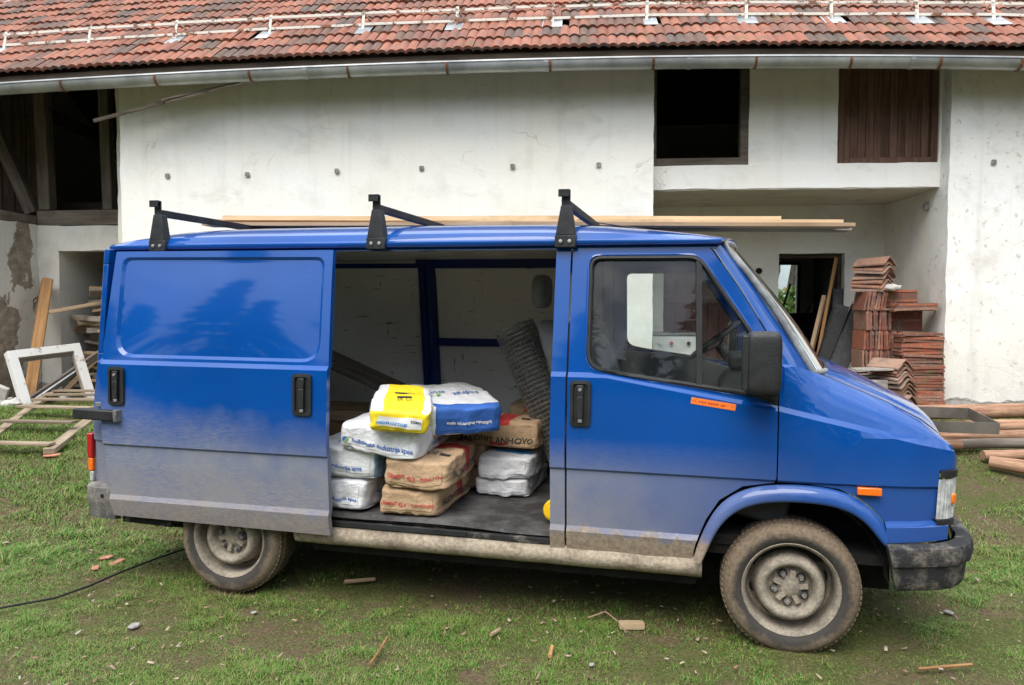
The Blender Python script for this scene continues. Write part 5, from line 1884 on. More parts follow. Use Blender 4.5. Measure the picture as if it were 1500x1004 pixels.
sack('waterproofing_sack', 'small yellow and white sack perched on top of the white sacks', None, (0.295, 0.50, 0.130), (-1.945, 0.165, F0 + 0.488), (9, 4, 19), ['sack_white', 'print_yellow'], yel,
     [('#0.215x0.062', 'near', 0.004, 0.0, 0, 'print_white', False), ('HIDROSTOP', 'near', -0.040, -0.010, 0.027, 'print_cyan', False), ('KEMA', 'near', 0.082, 0.010, 0.021, 'print_black', False),
      ('25 kg', 'top', 0.01, -0.09, 0.036, 'print_black', False), ('#0.075x0.022', 'top', 0.01, -0.045, 0, 'print_black', False), ('#0.11x0.012', 'top', 0.01, 0.03, 0, 'print_black', False), ('#0.06x0.05', 'left', 0.10, 0.0, 0, 'print_cyan', False)], 33.0, crease=0.008)
sp = 'small plain white bags'
sack('plain_bag', 'small plain white bag on the van floor, lower of two', sp, (0.325, 0.58, 0.105), (-1.510, 0.885, F0), (0, 0, 0), ['sack_white'], None, [], 40.0)
sack('plain_bag', 'small white bag with blue print stripe, upper of two', sp, (0.320, 0.58, 0.140), (-1.505, 0.875, F0 + 0.102), (0, 0, 2), ['sack_white'], None, [('#0.22x0.05', 'top', 0.03, -0.15, 0, 'print_cyan', False)], 43.0)

# roll of wire mesh leaning on the seats: spiral layers, crossing wires
def wire_roll():
    e = empty('wire_mesh_roll')
    L_ = 0.92
    for layer, r_ in enumerate((0.125, 0.117, 0.105, 0.09)):
        mb = MB()
        nn = 26
        for k in range(34):
            z = L_ * k / 33
            pts = [(r_ * math.cos(a), r_ * math.sin(a), z) for a in np.linspace(0, 2 * math.pi, nn, endpoint=False)]
            mb.tube(pts, 0.0021, 3, True)
        for k in range(30):
            a = 2 * math.pi * (k + layer * 0.35) / 30
            mb.tube([(r_ * math.cos(a), r_ * math.sin(a), -0.01), (r_ * math.cos(a), r_ * math.sin(a), L_ + random.uniform(0.0, 0.02))], 0.0021, 3, cap=False)
        mb.build('mesh_layer', 'wire', e, fix=False)
    a, b = Vector((-1.13, 0.86, 0.62)), Vector((-1.53, 0.98, 1.44))
    d = (b - a).normalized()
    e.matrix_world = _vm @ Matrix.Translation(a) @ d.to_track_quat('Z', 'Y').to_matrix().to_4x4()
    tag(e, 'grey roll of wire mesh leaning beside the van seats', 'wire roll')
wire_roll()
# brown crate and boards at the back of the load space
e = empty('wooden_crate')
mb = MB(); mb.bx(-0.36, 0.36, -0.25, 0.25, 0.0, 0.36); mb.build('box', 'cardboard', e, bevel=0.01)
mb = MB()
mb.bx(-0.37, 0.37, -0.262, -0.252, 0.30, 0.365); mb.bx(-0.37, 0.37, -0.262, -0.252, 0.0, 0.06)
mb.build('batten', 'wood_tan', e, bevel=0.003)
to_van(e, -2.84, 1.30, F0 + 0.02)
tag(e, 'stained brown wooden crate deep in the van behind the white sacks', 'crate')
for k in range(3):
    mb = MB(); mb.box((0, 0, 0), (1.35, 0.16 - 0.02 * k, 0.022))
    o = mb.build('cargo_board', 'wood_grey', None, bevel=0.002)
    to_van(o, -2.83, 1.52 - 0.02 * k, 1.12 - 0.026 * k, 8, 21, -3)
    tag(o, ('uppermost', 'middle', 'lowest')[k] + ' of the weathered boards sloping over the crate inside the van', 'board', 'boards inside the van')
mb = MB()
mb.lathe([(0.0, 0.0), (0.048, 0.0), (0.056, 0.008), (0.058, 0.03), (0.058, 0.14), (0.050, 0.165), (0.0, 0.165)], 24, 'Y')
o = mb.build('tub', 'yellow_plastic', None, smooth=40)
e = empty('yellow_canister'); o.parent = e; o.name = 'body'
mb = MB(); mb.lathe([(0.0, -0.022), (0.030, -0.022), (0.034, -0.014), (0.034, 0.0)], 18, 'Y'); mb.build('cap', 'yellow_plastic', e, smooth=40)
mb = MB(); mb.tube([(0.03, 0.02, 0.05), (0.03, 0.04, 0.085), (0.0, 0.10, 0.09), (0.0, 0.14, 0.055)], 0.008, 6); mb.build('handle', 'yellow_plastic', e, smooth=50)
to_van(e, -1.125, 0.135, F0 + 0.066, 0, 0, -8)
tag(e, 'yellow plastic canister lying at the foot of the van door pillar', 'canister')

# boards on the roof bars
def rack_board(a, b, w, h, mat, label):
    L_ = (Vector(b) - Vector(a)).length
    mb = MB()
    n = 14
    rows = []
    for i in range(n + 1):
        x = -L_ / 2 + L_ * i / n
        z = 0.006 * mnoise.noise(Vector((x * 0.8, a[1] * 9, a[2] * 30)))
        rows.append([(x, -w / 2, z - h / 2), (x, w / 2, z - h / 2), (x, w / 2, z + h / 2), (x, -w / 2, z + h / 2), (x, -w / 2, z - h / 2)])
    mb.grid(rows)
    mb.add(rows[0][:4], [(0, 1, 2, 3)]); mb.add(rows[-1][:4], [(0, 1, 2, 3)])
    o = mb.build('rack_plank', mat, None, weld=True)
    d = Vector(b) - Vector(a)
    o.matrix_world = _vm @ Matrix.Translation((Vector(a) + Vector(b)) / 2) @ d.to_track_quat('X', 'Z').to_matrix().to_4x4()
    tag(o, label, 'board', 'boards on the van roof')
rack_board((-3.62, 1.13, 2.166), (0.05, 1.62, 2.146), 0.15, 0.030, 'wood_new', 'short fresh board on top of the pile on the van roof')
rack_board((-3.80, 1.15, 2.143), (0.42, 1.64, 2.120), 0.17, 0.030, 'wood_new', 'long fresh board in the middle of the roof pile')
rack_board((-3.70, 1.02, 2.118), (0.47, 1.52, 2.092), 0.16, 0.022, 'wood_tan', 'long board with grey weathered end low in the roof pile')
rack_board((-3.50, 1.30, 2.117), (0.50, 1.80, 2.094), 0.16, 0.022, 'wood_grey', 'dark grey board showing lowest behind the roof pile')
# ---------------------------------------------------------------- yard things on the right
def to_house(o, x, y, z, rx=0, ry=0, rz=0):
    o.matrix_world = _hm @ Matrix.Translation((x, y, z)) @ Matrix.Rotation(R(rz), 4, 'Z') @ Matrix.Rotation(R(ry), 4, 'Y') @ Matrix.Rotation(R(rx), 4, 'X')
ORD = ['first', 'second', 'third', 'fourth', 'fifth', 'sixth', 'seventh', 'eighth', 'ninth', 'tenth', 'eleventh', 'twelfth', 'thirteenth', 'fourteenth', 'fifteenth', 'sixteenth', 'seventeenth', 'eighteenth', 'nineteenth', 'twentieth'] + ['twenty-' + w for w in ('first', 'second', 'third', 'fourth', 'fifth', 'sixth', 'seventh', 'eighth', 'ninth')]
# flat tile lying in a stack: long side .45 along x
def flat_tile_mesh():
    mb = MB()
    mb.bx(-0.225, 0.225, -0.13, 0.13, -0.011, 0.011)
    for y in (-0.115, 0.0, 0.115):
        mb.bx(-0.222, 0.222, y - 0.012, y + 0.012, 0.011, 0.019)
    mb.bx(-0.228, -0.205, -0.128, 0.128, -0.021, -0.011)
    return mb.mesh('flat_tile', 'stack_tile')
ftm = flat_tile_mesh()
zb = 0.36
zt = zb
for k in range(27):
    zt += 0.034 + random.uniform(-0.003, 0.003)
    o = new_obj('flat_clay_tile', ftm)
    to_house(o, 3.045 + random.uniform(-0.012, 0.012) - 0.0012 * k, 0.02 + random.uniform(-0.015, 0.015), zt - 0.017, random.uniform(-1.5, 1.5), random.uniform(-2.0, 2.0), random.uniform(-3, 3))
    tag(o, 'red clay tile, %s from the bottom of the tall flat stack' % ORD[k], 'roof tile', 'flat stacked roof tiles')
# tiles standing on edge in rows behind
def edge_tile_mesh():
    mb = MB()
    mb.bx(-0.013, 0.009, -0.20, 0.20, 0.0, 0.225)
    mb.bx(0.009, 0.016, -0.20, 0.20, 0.015, 0.045)
    mb.bx(0.009, 0.016, -0.20, 0.20, 0.175, 0.205)
    return mb.mesh('edge_tile', 'stack_tile')
etm = edge_tile_mesh()
rowz = [0.36, 0.592, 0.824, 1.056, 1.288, 1.52]
for r_, z in enumerate(rowz):
    x = 2.50 + random.uniform(-0.02, 0.02)
    xe = (2.92, 2.92, 2.96, 2.93, 2.78, 2.72)[r_]
    ct = -1
    while x < xe:
        ct += 1
        o = new_obj('standing_clay_tile', etm)
        to_house(o, x, 0.42 + random.uniform(-0.02, 0.02), z, 0, random.uniform(-3, 3) + (8 if r_ == 5 else 0), random.uniform(-2, 2))
        tag(o, 'clay tile on edge, %s from left in the %s row up' % (ORD[ct], ORD[r_]), 'roof tile', 'roof tiles standing on edge')
        x += 0.030 + random.uniform(0, 0.004)
for k, (x, y, z, rx, ry, rz) in enumerate(((2.98, 0.36, 1.401, 90, 0, 2), (2.99, 0.40, 1.401, 90, 0, 0), (2.91, 0.36, 1.634, 90, 0, -3), (2.90, 0.40, 1.634, 90, 0, -2))):
    o = new_obj('upright_clay_tile', ftm)
    to_house(o, x, y, z, rx, ry, rz)
    tag(o, 'bright orange tile turned broadside, %s layer of the %s pair near the pile top' % (('front', 'back')[k % 2], ('lower', 'upper')[k // 2]), 'roof tile', 'broadside roof tiles')
for k in range(3):
    o = new_obj('flat_clay_tile', ftm)
    to_house(o, 2.99 + 0.02 * k, 0.16 + 0.02 * k, 1.535 + 0.026 * k, 0, -2 + k, 4 * k - 4)
    tag(o, 'roof tile laid flat across the pile edge, %s of three' % ('lowest', 'middle', 'uppermost')[k], 'roof tile', 'flat tiles topping the pile')
# angled ridge tiles: V profile running along y
def ridge_mesh():
    mb = MB()
    prof = [(-0.14, -0.075), (-0.10, -0.052), (-0.05, -0.006), (0.0, 0.022), (0.05, -0.006), (0.10, -0.052), (0.14, -0.075)]
    t_ = 0.016
    rows = []
    for y, s in ((-0.20, 1.0), (-0.17, 1.0), (-0.165, 0.95), (0.20, 0.90)):
        rows.append([(x * s, y, z * s) for x, z in prof] + [(x * s, y, z * s - t_) for x, z in prof[::-1]] + [(prof[0][0] * s, y, prof[0][1] * s)])
    mb.grid(rows)
    n = len(prof)
    for r_ in (rows[0], rows[-1]):
        mb.add(r_[:-1], [(i, i + 1, 2 * n - 2 - i, 2 * n - 1 - i) for i in range(n - 1)])
    return mb.mesh('ridge_tile', 'ridge_tile')
rtm = ridge_mesh()
for k in range(13):
    o = new_obj('ridge_tile', rtm)
    to_house(o, 2.735 + random.uniform(-0.014, 0.014) - 0.010 * abs(k - 5), -0.06 + random.uniform(-0.03, 0.02) - (0.05 if k < 4 else 0), 0.44 + 0.043 * k, random.uniform(-3, 3), random.uniform(-3, 3), 32 + random.uniform(-4, 4))
    tag(o, 'lichened angular ridge tile, %s from the bottom of the low nested stack' % ORD[k], 'ridge tile', 'ridge tiles in the low stack')
for k in range(7):
    o = new_obj('ridge_tile', rtm)
    to_house(o, 2.62 + random.uniform(-0.02, 0.02) + 0.008 * k, 0.42 + random.uniform(-0.02, 0.02), 1.83 + 0.050 * k, random.uniform(-4, 4), random.uniform(-5, 5), 40 + random.uniform(-6, 6))
    tag(o, 'angular ridge tile, %s from bottom of the small stack crowning the pile' % ORD[k], 'ridge tile', 'ridge tiles on top of the pile')
mb = soft_box((0.22, 0.13, 0.07), 3.0, 8, lambda q, p: q + mnoise.noise_vector(q * 22) * 0.02)
o = mb.build('plaster_lump', 'stone_white', None, smooth=60)
to_house(o, 2.80, 0.25, 1.79)
tag(o, 'pale lump of plaster lying on the standing tiles', 'rubble')
mb = MB(); mb.box((0, 0, 0), (0.62, 0.045, 0.018))
o = mb.build('lath', 'wood_tan', None)
to_house(o, 3.0, 0.24, 1.528, 0, 1, 2)
tag(o, 'thin lath poking out of the tile pile towards the wall', 'lath')
for k, (x, y) in enumerate(((2.45, -0.15), (2.35, 0.15), (2.55, 0.05))):
    mb = MB(); mb.box((0, 0, 0), (0.40, 0.22, 0.014))
    o = mb.build('slate_sheet', 'stone_grey', None)
    to_house(o, x, y, 0.86 - 0.04 * k, 3, -2, 15 * k)
    tag(o, ('top', 'middle', 'bottom')[k] + ' pale flat sheet lying beside the low ridge tile stack', 'sheet', 'flat sheets by the tile stack')
mb = MB(); mb.bx(2.15, 2.62, -0.2, 0.30, 0.34, 0.74)
o = mb.build('masonry_block', 'stone_grey', None, bevel=0.02)
o.matrix_world = _hm
tag(o, 'grey masonry block under the pale sheets, mostly hidden by the bonnet', 'block')

# leaning planks, metal sheets and barrow in the doorway
def lean(name, a, b, w, t_, mat, label, cat, group=None, roll=0.0):
    L_ = (Vector(b) - Vector(a)).length
    mb = MB(); mb.box((0, 0, 0), (L_, w, t_))
    o = mb.build(name, mat, None, bevel=min(w, t_) * 0.12)
    d = Vector(b) - Vector(a)
    o.matrix_world = _hm @ Matrix.Translation((Vector(a) + Vector(b)) / 2) @ (d.to_track_quat('X', 'Y').to_matrix() @ Matrix.Rotation(roll, 3, 'X')).to_4x4()
    return tag(o, label, cat, group)
lean('plank', (2.18, 1.20, 0.36), (2.66, 1.76, 2.21), 0.13, 0.04, 'wood_orange', 'tall orange-brown plank leaning in the dark doorway', 'plank', None, R(20))
lean('plank', (2.02, 1.10, 0.36), (2.45, 1.56, 1.70), 0.08, 0.05, 'wood_tan', 'shorter pale plank leaning left of the tall plank in the doorway', 'plank', None, R(10))
def gutter_trough(name, a, b, w, label, mat='charcoal'):
    L_ = (Vector(b) - Vector(a)).length
    mb = MB()
    mb.bx(-L_ / 2, L_ / 2, -w / 2, w / 2, -0.004, 0.004)
    mb.bx(-L_ / 2, L_ / 2, -w / 2 - 0.006, -w / 2, -0.004, 0.075)
    mb.bx(-L_ / 2, L_ / 2, w / 2, w / 2 + 0.006, -0.004, 0.075)
    o = mb.build(name, mat, None)
    d = (Vector(b) - Vector(a)).normalized()
    zax = Vector((-0.25, -1, 0.35)); zax = (zax - d * zax.dot(d)).normalized()
    yax = zax.cross(d)
    m = Matrix((d, yax, zax)).transposed().to_4x4()
    o.matrix_world = _hm @ Matrix.Translation((Vector(a) + Vector(b)) / 2) @ m
    tag(o, label, 'metal sheet')
gutter_trough('metal_sheet', (2.20, 0.70, 0.42), (2.74, 1.00, 1.56), 0.24, 'black folded metal sheet leaning foremost between doorway and tiles')
gutter_trough('metal_sheet', (2.14, 1.00, 0.40), (2.56, 1.20, 1.58), 0.18, 'black folded metal sheet leaning second, nearer the doorway')
gutter_trough('metal_sheet', (2.52, 1.25, 0.40), (2.66, 1.66, 1.80), 0.12, 'narrow black metal strip standing upright at the doorway edge')
# wheelbarrow tipped up inside the room
e = empty('wheelbarrow')
mb = MB()
rim = [(-0.30, -0.33), (0.30, -0.33), (0.34, 0.0), (0.30, 0.36), (-0.30, 0.36), (-0.34, 0.0)]
bot = [(-0.16, -0.16), (0.16, -0.16), (0.18, 0.0), (0.16, 0.20), (-0.16, 0.20), (-0.18, 0.0)]
mb.add([(x, y, 0.0) for x, y in rim] + [(x, y, 0.26) for x, y in bot], [(i, (i + 1) % 6, (i + 1) % 6 + 6, i + 6) for i in range(6)] + [(11, 10, 9, 8, 7, 6)])
mb.build('tray', 'charcoal', e)
mb = MB()
mb.tube([(-0.22, -0.75, 0.10), (-0.2, 0.0, 0.29), (-0.06, 0.55, 0.33)], 0.016, 8); mb.tube([(0.22, -0.75, 0.10), (0.2, 0.0, 0.29), (0.06, 0.55, 0.33)], 0.016, 8)
mb.build('frame', 'black_metal', e, smooth=50)
mb = MB(); mb.lathe([(0.10, -0.035), (0.17, -0.035), (0.18, 0.0), (0.17, 0.035), (0.10, 0.035)], 24, 'X', (0, 0.58, 0.33)); mb.build('wheel', 'rubber', e, smooth=50)
to_house(e, 2.45, 2.75, 1.15, -70, 0, 12)
tag(e, 'dark wheelbarrow tipped on end inside the doorway', 'wheelbarrow')
# white kitchen stove in the porch, seen through the cab windows
e = empty('kitchen_stove')
mb = MB(); mb.bx(-0.30, 0.30, -0.28, 0.28, 0.05, 0.84); mb.build('body', 'enamel', e, bevel=0.01)
mb = MB(); mb.bx(-0.31, 0.31, -0.295, 0.29, 0.845, 0.875); mb.build('hob', 'grey_metal', e, bevel=0.004)
mb = MB(); mb.bx(-0.26, 0.26, -0.296, -0.281, 0.16, 0.62); mb.build('oven_door', 'enamel', e, bevel=0.006)
for k, m in ((-0.20, 'enamel'), (-0.06, 'print_red'), (0.16, 'black_plastic')):
    mb = MB(); mb.lathe([(0.0, -0.31), (0.022, -0.31), (0.024, -0.281)], 14, 'Y', (k, 0, 0.745)); mb.build('knob', m, e)
to_house(e, 0.40, 1.20, 0.345, 0, 0, 0)
tag(e, 'white enamel kitchen stove standing in the porch behind the cab', 'stove')

# peeled logs in front of the right wall
def log(a, b, r0, r1, label, seed, mat='wood_bark'):
    a, b = Vector(a), Vector(b)
    L_ = (b - a).length
    mb = MB()
    rows = []
    n = 22
    for i in range(n + 1):
        t_ = i / n
        x = -L_ / 2 + L_ * t_
        r_ = r0 + (r1 - r0) * t_
        off = mnoise.noise_vector(Vector((x * 0.9 + seed, seed, 0))) * 0.022
        ring = []
        for k in range(14):
            an = 2 * math.pi * k / 14
            rr = r_ * (1 + 0.10 * mnoise.noise(Vector((x * 4 + seed, math.cos(an) * 1.4, math.sin(an) * 1.4))))
            ring.append((x, rr * math.cos(an) + off.y, rr * math.sin(an) + off.z))
        rows.append(ring + [ring[0]])
    mb.grid(rows)
    mb.add(rows[0][:-1], [tuple(range(14))]); mb.add(rows[-1][:-1], [tuple(range(14))])
    o = mb.build('log', mat, None, smooth=50, weld=True)
    d = b - a
    o.matrix_world = _hm @ Matrix.Translation((a + b) / 2) @ d.to_track_quat('X', 'Z').to_matrix().to_4x4()
    return tag(o, label, 'log', 'logs by the right wall')
log((1.75, -1.00, 0.47), (5.2, -0.82, 0.53), 0.072, 0.08, 'thick reddish log nearest the white wall', 1)
log((2.0, -1.35, 0.36), (5.2, -1.10, 0.46), 0.058, 0.064, 'pale peeled log below the thick reddish log', 2)
log((1.6, -1.58, 0.32), (5.0, -1.32, 0.36), 0.052, 0.058, 'long log third from the wall with a sawn left end', 3)
log((2.55, -1.78, 0.30), (4.9, -1.62, 0.34), 0.045, 0.05, 'grey-barked log second from the grass', 4, 'wood_grey')
log((1.55, -1.86, 0.28), (2.62, -1.84, 0.31), 0.050, 0.046, 'short split log nearest the van nose', 5)
log((2.72, -2.02, 0.25), (4.8, -1.92, 0.30), 0.045, 0.05, 'log lying nearest the grass', 6)
log((2.70, -2.18, 0.22), (2.98, -2.38, 0.20), 0.055, 0.060, 'short log stump lying crossways in the grass', 7)
# metal tray resting on the logs
mb = MB()
for x0, x1, y0, y1 in ((-0.45, 0.45, -0.31, -0.302), (-0.45, 0.45, 0.302, 0.31), (-0.45, -0.442, -0.302, 0.302), (0.442, 0.45, -0.302, 0.302)):
    mb.bx(x0, x1, y0, y1, 0.0, 0.105)
o = mb.build('steel_tray', 'sill_dirty', None)
M_tray = simple('tray_metal', (0.17, 0.155, 0.135), 0.6, 0.4, 0.2, 4)
o.data.materials.clear(); o.data.materials.append(M_tray)
to_house(o, 2.46, -1.62, 0.46, 5, 1, -3)
tag(o, 'grey-brown steel tray lying on the logs', 'tray')

# ---------------------------------------------------------------- yard things on the left
# white window frame leaning
def window_frame():
    e = empty('window_frame')
    w, h, b, t_ = 0.86, 0.80, 0.10, 0.11
    for nm, args in (('stile', (-w / 2, -w / 2 + b, 0, h)), ('stile', (w / 2 - b, w / 2, 0, h)), ('rail', (-w / 2 + b, w / 2 - b, h - b, h))):
        mb = MB()
        x0, x1, z0, z1 = args
        mb.bx(x0, x1, -t_ / 2, t_ / 2, z0, z1)
        mb.build(nm, 'frame_paint', e, bevel=0.004)
    mb = MB()
    for k in range(3):
        mb.bx(-w / 2 + b, w / 2 - b, -0.02 + 0.02 * k, -0.008 + 0.02 * k, h - b - 0.015 - 0.012 * k, h - b - 0.001)
    mb.bx(-w / 2 + b, -w / 2 + b + 0.02, -0.01, 0.02, 0, h - b - 0.04); mb.bx(w / 2 - b - 0.02, w / 2 - b, -0.01, 0.02, 0, h - b - 0.04)
    mb.build('rebate', 'wood_grey', e)
    xa = Vector((0.33, 0.58, 0.05)).normalized()
    za = Vector((-0.29, 0.06, 0.70)); za = (za - xa * za.dot(xa)).normalized()
    ya = za.cross(xa)
    e.matrix_world = _hm @ Matrix.Translation((-7.275, -0.07, 0.30)) @ Matrix((xa, ya, za)).transposed().to_4x4()
    tag(e, 'weathered white window frame leaning beside the wall', 'window frame')
    return e
wfr = window_frame()
def bar_w(name, a, b, w, h, mat, parent):
    L_ = (Vector(b) - Vector(a)).length
    mb = MB(); mb.box((0, 0, 0), (L_, w, h))
    o = mb.build(name, mat, parent, bevel=0.004)
    d = Vector(b) - Vector(a)
    o.matrix_local = Matrix.Translation((Vector(a) + Vector(b)) / 2) @ d.to_track_quat('X', 'Z').to_matrix().to_4x4()
    return o
sf = empty('slatted_frame')
def lp(t): return Vector((-6.32 - 1.20 * t, -2.62 + 2.75 * t, 0))
def rp_(t): return Vector((-5.62 - 0.92 * t, -2.62 + 2.75 * t, 0))
def zz(v, o): return Vector((v.x, v.y, hgz(v.x, v.y) + o))
bar_w('side_rail', zz(lp(0), 0.06), zz(lp(1), 0.10), 0.09, 0.05, 'wood_weather', sf)
bar_w('side_rail', zz(rp_(0), 0.06), zz(rp_(1), 0.10), 0.10, 0.05, 'wood_weather', sf)
for t_ in (0.03, 0.26, 0.48, 0.68, 0.84, 0.97):
    bar_w('slat', zz(lp(t_), 0.10 + 0.03 * t_), zz(rp_(t_), 0.10 + 0.03 * t_), 0.10, 0.024, 'wood_weather', sf)
sf.matrix_world = _hm
tag(sf, 'slatted wooden frame lying on the grass before the white window frame', 'wooden frame')
lean('leaning_timber', (-7.80, 0.05, 0.30), (-8.07, 0.86, 1.92), 0.15, 0.13, 'wood_orange', 'thick brown beam leaning against the peeling corner wall', 'beam', None, R(25))
lean('lath', (-8.02, 0.60, 1.46), (-6.95, 1.25, 1.72), 0.05, 0.05, 'wood_tan', 'thin pole reaching across from the leaning beam to the woodpile', 'pole')
lean('lath', (-7.70, 0.50, 0.36), (-6.85, 0.95, 1.42), 0.06, 0.04, 'wood_tan', 'slanting batten behind the white window frame', 'batten')
lean('board', (-7.75, -0.02, 0.36), (-7.05, 0.55, 1.00), 0.12, 0.03, 'wood_grey', 'grey board leaning behind the white window frame', 'board', None, R(40))
lean('board', (-7.62, -0.22, 0.33), (-7.25, 0.45, 0.80), 0.14, 0.02, 'zinc', 'pale metal strip leaning under the window frame', 'metal strip', None, R(50))
# woodpile in the dark store
wz = 0.38
for k in range(58):
    lay = k // 5
    col_ = k % 5
    L_ = random.uniform(0.7, 1.5)
    x = -7.60 + 0.18 * col_ + random.uniform(-0.10, 0.10)
    y = 0.98 + random.uniform(-0.05, 0.45)
    z = wz + 0.125 * lay + random.uniform(-0.02, 0.02)
    if col_ == 0 and lay > 8: continue
    dx, dy = math.cos(R(random.uniform(-35, 25))), math.sin(R(random.uniform(-40, 40)))
    d = Vector((dx, dy, random.uniform(-0.14, 0.14))).normalized()
    lean('split_wood', Vector((x, y, z)) - d * L_ * 0.35, Vector((x, y, z)) + d * L_ * 0.65, random.uniform(0.07, 0.14), random.uniform(0.03, 0.075), random.choice(['wood_grey', 'wood_tan', 'wood_beam', 'wood_grey']),
         'rough split piece in the woodpile filling the dark store', 'split wood', 'woodpile in the store', R(random.uniform(0, 90)))
# rubble at the foot of the corner wall
for k in range(16):
    sx = random.uniform(0.07, 0.20)
    sd_ = random.uniform(0, 50)
    mb = soft_box((sx, sx * random.uniform(0.6, 1.0), sx * random.uniform(0.4, 0.7)), 3.2, 6, lambda q, p: q + mnoise.noise_vector(q * 14 + Vector((sd_, 0, 0))) * sx * 0.16)
    o = mb.build('rubble_stone', random.choice(['stone_grey', 'stone_white', 'stone_grey']), None, smooth=50)
    x, y = random.uniform(-8.35, -7.3), random.uniform(-0.75, 0.35)
    to_house(o, x, y, hgz(x, y) + sx * 0.2, random.uniform(-20, 20), random.uniform(-20, 20), random.uniform(0, 360))
    tag(o, 'piece of stone rubble at the foot of the peeling corner wall', 'rubble', 'rubble by the corner wall')
mb = MB(); mb.box((0, 0, 0), (0.34, 0.06, 0.22))
o = mb.build('broken_block', 'stone_white', None, bevel=0.01)
to_house(o, -8.02, -0.25, 0.53, 20, 25, 15)
tag(o, 'broken pale block propped by the window frame', 'block')

# ---------------------------------------------------------------- things on the grass
pts = []
for x, y in ((-3.4, 3.45), (-3.0, 3.66), (-2.62, 3.88), (-2.44, 4.04), (-2.35, 4.22), (-2.27, 4.42), (-2.18, 4.62), (-2.06, 4.86), (-1.85, 5.25), (-1.7, 5.7)):
    pts.append((x, y, gz(x, y) + 0.030))
mb = MB(); mb.tube(pts, 0.0062, 8)
o = mb.build('cable', 'rubber', None, smooth=60)
tag(o, 'black cable snaking over the grass to the rear wheel', 'cable')
def ground_bit(name, mat, dims, x, y, rz, label, cat, group=None, k=7.0, amp=0.1, lift=0.35):
    sd_ = random.uniform(0, 90)
    mb = soft_box(dims, k, 6, lambda q, p: q + mnoise.noise_vector(q * (1.2 / max(dims)) * 3 + Vector((sd_, 0, 0))) * min(dims) * amp)
    o = mb.build(name, mat, None, smooth=45, weld=True)
    o.location = (x, y, gz(x, y) + dims[2] * lift + 0.012)
    o.rotation_euler = (random.uniform(-0.1, 0.1), random.uniform(-0.1, 0.1), rz)
    return tag(o, label, cat, group)
ground_bit('wood_block', 'wood_new', (0.125, 0.05, 0.032), 0.585, 3.70, 0.05, 'pale sawn wood offcut lying on the soil left of the front wheel', 'wood offcut', k=12, amp=0.03)
bits = [((0.10, 0.05, 0.016), -2.40, 4.62, 1.2, 'brick_frag'), ((0.075, 0.04, 0.014), -2.52, 4.72, 0.4, 'brick_frag'), ((0.06, 0.04, 0.012), -2.47, 4.50, 2.0, 'brick_frag')]
for w_, (d_, x, y, rz, m) in zip(('largest', 'middle-sized', 'smallest'), bits):
    ground_bit('brick_fragment', m, d_, x, y, rz, w_ + ' of the pinkish brick fragments left of the rear wheel', 'brick piece', 'brick fragments by the rear wheel', 4, 0.2)
ground_bit('tile_shard', 'brick_frag', (0.14, 0.08, 0.02), -4.15, 6.9, 0.3, 'small red tile shard in the grass below the slatted frame', 'tile shard', None, 5, 0.15)
stones = [(-1.86, 3.72, 0.060, 'flat pale stone in the grass below the sliding door corner'), (-1.33, 3.9, 0.032, 'tiny pale stone in the grass just right of the rear wheel'), (0.35, 3.32, 0.03, 'tiny pale stone at the bottom edge near the centre'), (2.25, 3.9, 0.045, 'pale stone in the grass below the front bumper')]
for x, y, s_, lb in stones:
    ground_bit('pebble', 'stone_grey', (s_, s_ * 0.7, s_ * 0.35), x, y, random.uniform(0, 3), lb, 'stone', 'pale stones in the grass', 3, 0.2, 0.2)
def twig(pts_, r_, label, mat='wood_bark'):
    mb = MB()
    mb.tube([(x, y, gz(x, y) + z) for x, y, z in pts_], [r_, r_ * 0.9] + [r_ * 0.7] * (len(pts_) - 2), 6)
    o = mb.build('twig', mat, None, smooth=50)
    return tag(o, label, 'twig', 'twigs on the grass')
twig([(-0.62, 3.30, 0.03), (-0.60, 3.42, 0.03), (-0.585, 3.55, 0.035)], 0.007, 'curved reddish twig at the bottom edge left of centre', 'wood_orange')
twig([(0.17, 3.38, 0.025), (0.185, 3.47, 0.03)], 0.010, 'short brown stick standing out left of the wood offcut', 'wood_orange')
twig([(-0.10, 3.60, 0.03), (-0.06, 3.66, 0.03)], 0.010, 'small pale chip stick in the middle foreground', 'wood_tan')
twig([(0.38, 3.78, 0.03), (0.47, 3.80, 0.05), (0.53, 3.70, 0.03), (0.545, 3.62, 0.02)], 0.005, 'thin bent twig beside the wood offcut', 'wood_tan')
twig([(1.75, 3.25, 0.03), (2.0, 3.28, 0.04)], 0.008, 'thin stick lying before the front wheel', 'wood_orange')
twig([(-0.95, 4.30, 0.03), (-0.78, 4.33, 0.03)], 0.012, 'stick in the shadow under the van', 'wood_tan')
ground_bit('ash_heap', 'stone_grey', (0.22, 0.16, 0.05), -4.10, 5.6, 0.3, 'grey tuft of ash on the bare patch left of the rear bumper', 'ash', None, 3, 0.3, 0.1)

